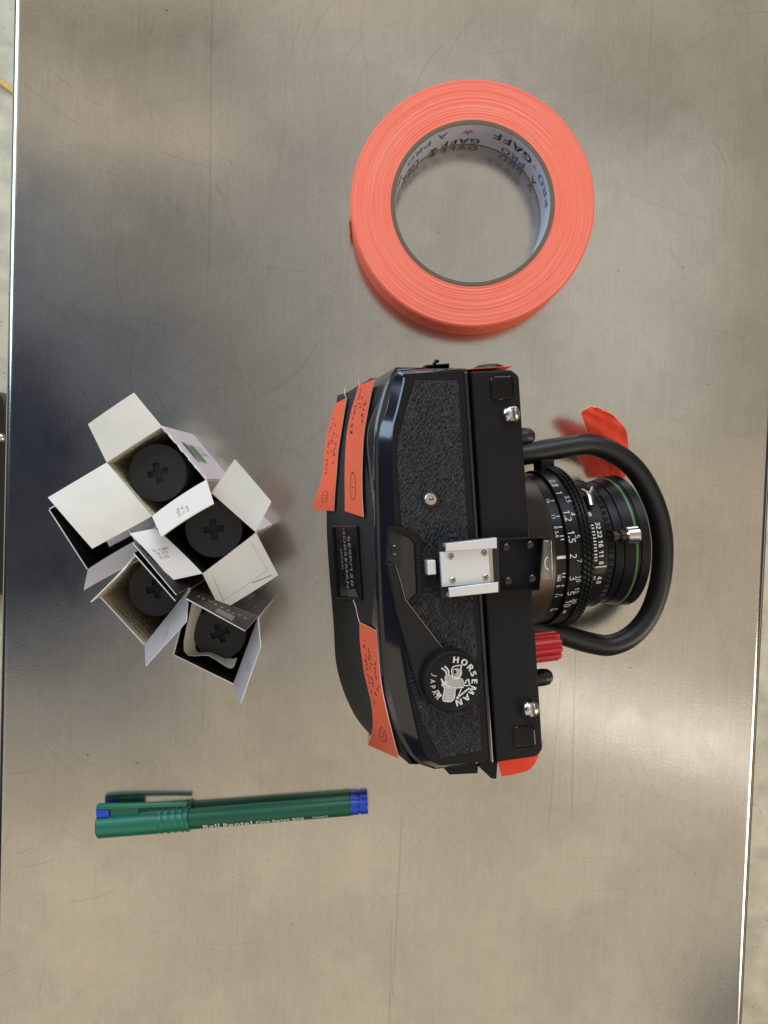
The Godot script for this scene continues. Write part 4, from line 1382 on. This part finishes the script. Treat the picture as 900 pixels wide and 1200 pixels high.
	# fifth box, under the big flap at the left
	var c5: Array = [Vector3(-146.24,50.00,12.63),Vector3(-123.45,50.00,0.44),Vector3(-107.29,50.00,27.24),Vector3(-128.99,50.00,40.26)]
	o = carton("open black lined film box half hidden under the largest white flap", c5, 0.1, [M.card_black, M.card_black, M.card_black, M.card_black], [M.card_white, M.card_white, M.card_white, M.card_white])
	panel("flap", [Vector3(-107.23,50.20,27.23),Vector3(-128.93,50.20,40.24),Vector3(-128.42,58.00,48.75),Vector3(-103.55,57.00,35.31)], 0.5, paper(Color(0.50, 0.40, 0.34), 77), M.card_white, DN, o, 0.5)  # flap card toned down, its shade painted in
	panel("inner_flap", [Vector3(-101.70,50.00,16.58),Vector3(-120.61,50.00,26.44),Vector3(-119.98,47.00,30.22),Vector3(-100.92,47.00,20.29)], 0.5, M.card_white, M.card_white, DN, o)

# cream card with pressed fold lines and one dark scuff
func creased_card() -> StandardMaterial3D:
	var w := 192
	var d := PackedByteArray()
	d.resize(w * w * 3)
	var r := RandomNumberGenerator.new()
	r.seed = 23
	var s := Color(0.80, 0.77, 0.69).linear_to_srgb()
	for i in w * w:
		var k := r.randf_range(0.985, 1.01)
		for b in 3:
			d[i * 3 + b] = int(255 * s[b] * k)
	var tan0 := [186.0, 172.0, 146.0]
	stroke(d, w, w, 3, Vector2(20, 150), Vector2(172, 156), 1.2, tan0, 0.7)
	stroke(d, w, w, 3, Vector2(168, 40), Vector2(172, 156), 1.2, tan0, 0.7)
	stroke(d, w, w, 3, Vector2(24, 24), Vector2(20, 150), 0.8, tan0, 0.4)
	stroke(d, w, w, 3, Vector2(18, 176), Vector2(74, 160), 1.6, [110.0, 100.0, 84.0], 0.8)
	var m := mat(Color.WHITE, 0.72)
	m.albedo_texture = tex(Image.create_from_data(w, w, false, Image.FORMAT_RGB8, d))
	m.texture_repeat = false
	return m

func label_mat() -> StandardMaterial3D:
	var w := 128
	var h := 256
	var d := PackedByteArray()
	d.resize(w * h * 3)
	for i in w * h:
		d[i * 3] = 228
		d[i * 3 + 1] = 224
		d[i * 3 + 2] = 229
	var r := RandomNumberGenerator.new()
	r.seed = 4
	for k in 60:   # dark printed block, green block, outlined figures
		var x := r.randf_range(34, 46)
		stroke(d, w, h, 3, Vector2(x, 44 + k * 0.55), Vector2(x + r.randf_range(20, 44), 44 + k * 0.55), 1.0, [60, 66, 66], r.randf_range(0.5, 0.95))
		stroke(d, w, h, 3, Vector2(42 + r.randf_range(-4, 4), 82 + k * 0.9), Vector2(80 + r.randf_range(-8, 8), 82 + k * 0.9), 1.0, [62, 132, 74], r.randf_range(0.7, 1.0))
	for k in 6:
		var y := 140 + k * 13
		stroke(d, w, h, 3, Vector2(40, y), Vector2(66, y + 4), 1.4, [90, 88, 90], 0.9)
		stroke(d, w, h, 3, Vector2(66, y + 4), Vector2(60, y + 10), 1.2, [90, 110, 90], 0.9)
	var m := mat(Color.WHITE, 0.4)
	m.albedo_texture = tex(Image.create_from_data(w, h, false, Image.FORMAT_RGB8, d))
	m.texture_repeat = false
	return m

func black_label() -> StandardMaterial3D:
	var w := 256
	var h := 128
	var d := PackedByteArray()
	d.resize(w * h * 3)
	for i in w * h:
		d[i * 3] = 46
		d[i * 3 + 1] = 40
		d[i * 3 + 2] = 36
	var r := RandomNumberGenerator.new()
	r.seed = 14
	for k in 9:
		var x := 26 + k * 24
		for s in 3:
			stroke(d, w, h, 3, Vector2(x + r.randf_range(0, 12), 36 + r.randf_range(0, 22)), Vector2(x + r.randf_range(0, 12), 36 + r.randf_range(0, 22)), 2.0, [128, 124, 118], 0.9)
	for y in range(70, 110):
		stroke(d, w, h, 3, Vector2(120, y), Vector2(190, y), 1.0, [120, 108, 100], 0.9)
	var m := mat(Color.WHITE, 0.35)
	m.albedo_texture = tex(Image.create_from_data(w, h, false, Image.FORMAT_RGB8, d))
	m.texture_repeat = false
	return m

# ==================================================================== roll of tape
func build_tape_roll():
	var o := thing("tape_roll", "roll of bright orange cloth tape with printed white paper core", "tape roll")
	o.position = Vector3(51.9, 0, -136.4) * K
	# wound cloth: the side of the roll shows its turns
	var w := 1024
	var h := 256
	var d := PackedByteArray()
	d.resize(w * h * 3)
	var base := lin(0.98, 0.172, 0.105)
	var n := FastNoiseLite.new()
	n.seed = 71
	n.frequency = 0.02
	var f := FastNoiseLite.new()
	f.seed = 72
	f.frequency = 0.11
	var bright := []
	for y in h:
		bright.append(rng.randf_range(0.3, 0.9) if rng.randf() < 0.14 else 0.0)
	for y in h:
		for x in w:
			var a := TAU * x / w
			var k: float = 0.5 + 0.5 * f.get_noise_3d(y * 2.2, 14 * cos(a), 14 * sin(a))
			k = pow(k, 2.0) + (bright[y] * (0.5 + 0.5 * sin(a + y * 1.7)))
			k *= 1.0
			k *= 0.8 + 0.5 * n.get_noise_3d(y * 0.6, 40 * cos(a), 40 * sin(a))
			var i := (y * w + x) * 3
			d[i] = 253
			d[i + 1] = int(clampf(255 * (base.g + 0.24 * k), 0, 255))
			d[i + 2] = int(clampf(255 * (base.b + 0.24 * k), 0, 255))
	var sm := mat(Color.WHITE, 0.8)
	sm.albedo_texture = tex(Image.create_from_data(w, h, false, Image.FORMAT_RGB8, d))
	var V := PackedVector3Array()
	var T := PackedVector2Array()
	var G := PackedInt32Array()
	var seg := 160
	var rows := 34
	var rr := []
	var yy := []
	for j in rows + 1:
		rr.append(lerpf(40.3, 59.6, float(j) / rows))
		yy.append(24.0 + rng.randf_range(-0.14, 0.10) - (0.35 if j == rows else 0.0))
	for side in [1, -1]:
		for j in rows:
			for i in seg:
				var q := []
				var uv := []
				for e in [[j, i], [j, i + 1], [j + 1, i + 1], [j + 1, i]]:
					var a: float = TAU * e[1] / seg
					q.append(Vector3(rr[e[0]] * cos(a), yy[e[0]] if side > 0 else 0.4, rr[e[0]] * sin(a)))
					uv.append(Vector2(float(e[1]) / seg, float(e[0]) / rows))
				tri(V, T, q[0], q[1], q[2], uv[0], uv[1], uv[2], Vector3(0, side, 0))
				tri(V, T, q[0], q[2], q[3], uv[0], uv[2], uv[3], Vector3(0, side, 0))
				G.append_array([j + 1, j + 1])
	var st := start()
	emit(st, V, T, G, false)
	obj("wound_side", st, sm, o)
	st = start()
	lathe(st, [Vector2(0.4, 59.6), Vector2(0.7, 60.0), Vector2(23.3, 60.1), Vector2(23.66, 59.6)], Vector3.ZERO, 1, 160)
	obj("outer_turn", st, M.cloth, o)
	st = start()
	box(st, Vector3(-60.7, 0.8, 6.5), Vector3(-59.2, 22, 8.5), 0.25)
	obj("free_end", st, M.cloth, o)
	for k in 9:
		var a := rng.randf_range(0, TAU)
		var p0 := Vector3(59.9 * cos(a), 23.4, 59.9 * sin(a))
		var p1 := p0 + Vector3(cos(a + 1.2), rng.randf_range(-0.2, 0.5), sin(a + 1.2)) * rng.randf_range(1.5, 4.0)
		st = start()
		tube(st, smooth_path([p0, p0.lerp(p1, 0.5) + Vector3(cos(a), 0.3, sin(a)) * 0.6, p1], 4), 0.09, 5)
		obj("loose_thread", st, M.cloth, o)
	st = start()
	lathe(st, [Vector2(0.2, 38.2), Vector2(0.2, 40.3), Vector2(24.1, 40.3), Vector2(24.3, 40.0), Vector2(24.3, 38.5), Vector2(24.1, 38.2)], Vector3.ZERO, 1, 128, true)
	var core := obj("core", st, M.core, o)
	st = start()
	lathe(st, [Vector2(0.6, 38.15), Vector2(23.9, 38.15), Vector2(23.9, 38.0), Vector2(0.6, 38.0)], Vector3.ZERO, 1, 128, true)
	var lin_o := obj("printed_lining", st, M.core_shaded, core)
	var blk := start()
	var blu := start()
	var pnk := start()
	# angle 0 is to the right, -90 towards the top of the roll; the print stands on its head
	for q in [[blk, "GAFF", 7.0, -55.0, 16.0, 1], [blu, "PRO", 6.5, -14.0, 16.0, 1], [blk, "-", 6.0, -33.0, 16.0, 1], [pnk, "*", 9.0, -92.0, 15.0, 1], [blu, "PRO", 6.5, -134.0, 16.0, 1], [blk, "A", 6.0, -112.0, 17.0, 0], [blk, "GAFF", 7.0, -172.0, 16.0, 1],
		[blk, "GAFF", 6.0, -96.0, 4.5, 1], [blk, "*", 8.0, -118.0, 3.0, 1], [blu, "PRO", 6.0, -52.0, 4.5, 1], [blk, "USA", 5.5, -142.0, 4.5, 1], [blk, "A", 5.5, -28.0, 4.5, 0]]:
		var e: Array = q
		letters(e[0], e[1], e[2], func(x, y, z):
			var a: float = deg_to_rad(e[3]) - x / 38.0
			return Vector3((37.98 - z) * cos(a), e[4] - y, (37.98 - z) * sin(a)), 1.0, e[5] == 1)
	obj("black_print", blk, mat(lin(0.02, 0.02, 0.025), 0.6), lin_o)
	obj("blue_print", blu, mat(lin(0.09, 0.13, 0.34), 0.6), lin_o)
	obj("pink_print", pnk, mat(lin(0.35, 0.12, 0.30), 0.6), lin_o)

# ==================================================================== pen (x = along, from the cap to the end)
func build_pen():
	var o := thing("ballpoint_pen", "green pen with ribbed clip cap and bright blue end", "pen")
	var a: Vector3 = [Vector3(-139.61,6.00,178.73)][0] * Vector3(1, 0, 1)
	var b: Vector3 = [Vector3(0.39,4.90,168.50)][0] * Vector3(1, 0, 1) + Vector3(0, -1.15, 0)
	var x := (b - a).normalized()
	var z := x.cross(Vector3.UP).normalized()
	o.transform = Transform3D(Basis(x, Vector3.UP, z), a * K)
	var green := mat(lin(0.012, 0.175, 0.105), 0.30)
	green.clearcoat_enabled = true
	green.clearcoat = 0.25
	green.clearcoat_roughness = 0.25
	var body_green := mat(lin(0.008, 0.105, 0.055), 0.34)
	var blue := mat(lin(0.015, 0.07, 0.55), 0.25)
	var L := a.distance_to(b)
	var c := Vector3(0, 6.1, 0)
	var st := start()
	var prof := [Vector2(0, 0.01), Vector2(0, 5.5), Vector2(0.6, 6.0), Vector2(31, 6.05)]
	for k in 4:
		var u := 31.5 + k * 3.6
		for i in 7:
			var t := PI * i / 6.0
			prof.append(Vector2(u + 0.5 + 2.2 * i / 6.0, 5.85 + 0.42 * sin(t)))
	prof.append_array([Vector2(46.0, 5.9), Vector2(46.2, 6.3), Vector2(47.2, 6.3), Vector2(47.5, 5.9), Vector2(47.5, 4.8), Vector2(20, 4.6), Vector2(20, 0.01)])
	lathe(st, prof, c, 0, 64)
	var cap := obj("cap", st, green, o)
	st = start()
	lathe(st, [Vector2(21, 0.01), Vector2(21, 4.4), Vector2(47, 4.7), Vector2(47.6, 5.25), Vector2(L - 9.3, 5.1), Vector2(L - 9.0, 5.0), Vector2(L - 9.0, 0.01)], c, 0, 64)
	var body := obj("barrel", st, body_green, o)
	st = start()
	lathe(st, [Vector2(L - 8.9, 0.01), Vector2(L - 8.9, 4.9), Vector2(L - 5.0, 4.85), Vector2(L - 4.8, 4.3), Vector2(L - 4.2, 4.3), Vector2(L - 4.0, 4.85), Vector2(L - 0.4, 4.75), Vector2(L, 4.4), Vector2(L, 0.01)], c, 0, 48)
	obj("end_plug", st, blue, o)
	# clip: a bar along the far side, rooted at the cap's closed end
	st = start()
	var cl := [Vector3(1.2, 7.4, -11.2), Vector3(8, 8.4, -11.0), Vector3(20, 8.6, -10.4), Vector3(34, 8.2, -9.6), Vector3(44, 7.8, -8.9), Vector3(47, 7.6, -8.6)]
	var loops := []
	for p in smooth_path(cl, 5):
		var q: Vector3 = p
		var hw: float = lerpf(2.6, 1.5, clampf(q.x / 47.0, 0, 1))
		loops.append(circle(0, 0, 1.0, 16).map(func(e): return q + Vector3(0, signf(e.y) * pow(absf(e.y), 0.6) * hw, signf(e.x) * pow(absf(e.x), 0.6) * 1.1)))
	loft(st, loops)
	obj("clip", st, green, cap)
	st = start()
	box(st, Vector3(7.1, 5.6, -10.2), Vector3(22.0, 8.0, -4.0), 0.5)
	obj("clip_root", st, green, cap)
	st = start()
	box(st, Vector3(0.6, 5.2, -10.4), Vector3(7.0, 9.6, -5.6), 0.5)
	obj("blue_insert", st, blue, cap)
	st = start()
	var f := func(r0, u0, deg): return func(xx, y, zz):
		var t: float = deg_to_rad(deg) - y / r0
		return c + Vector3(u0 + xx, (r0 + zz) * cos(t), (r0 + zz) * sin(t))
	letters(st, "Ball Pentel", 2.9, f.call(5.2, 67.5, 38.0), 1.25, true, 2)
	letters(st, "Fine Point R50", 2.2, f.call(5.16, 94.5, 38.0), 1.2, true, 2)
	letters(st, "FRANCE", 1.5, f.call(5.12, 115.5, 38.0), 1.15, false, 2)
	obj("printed_lettering", st, M.white_paint, body)
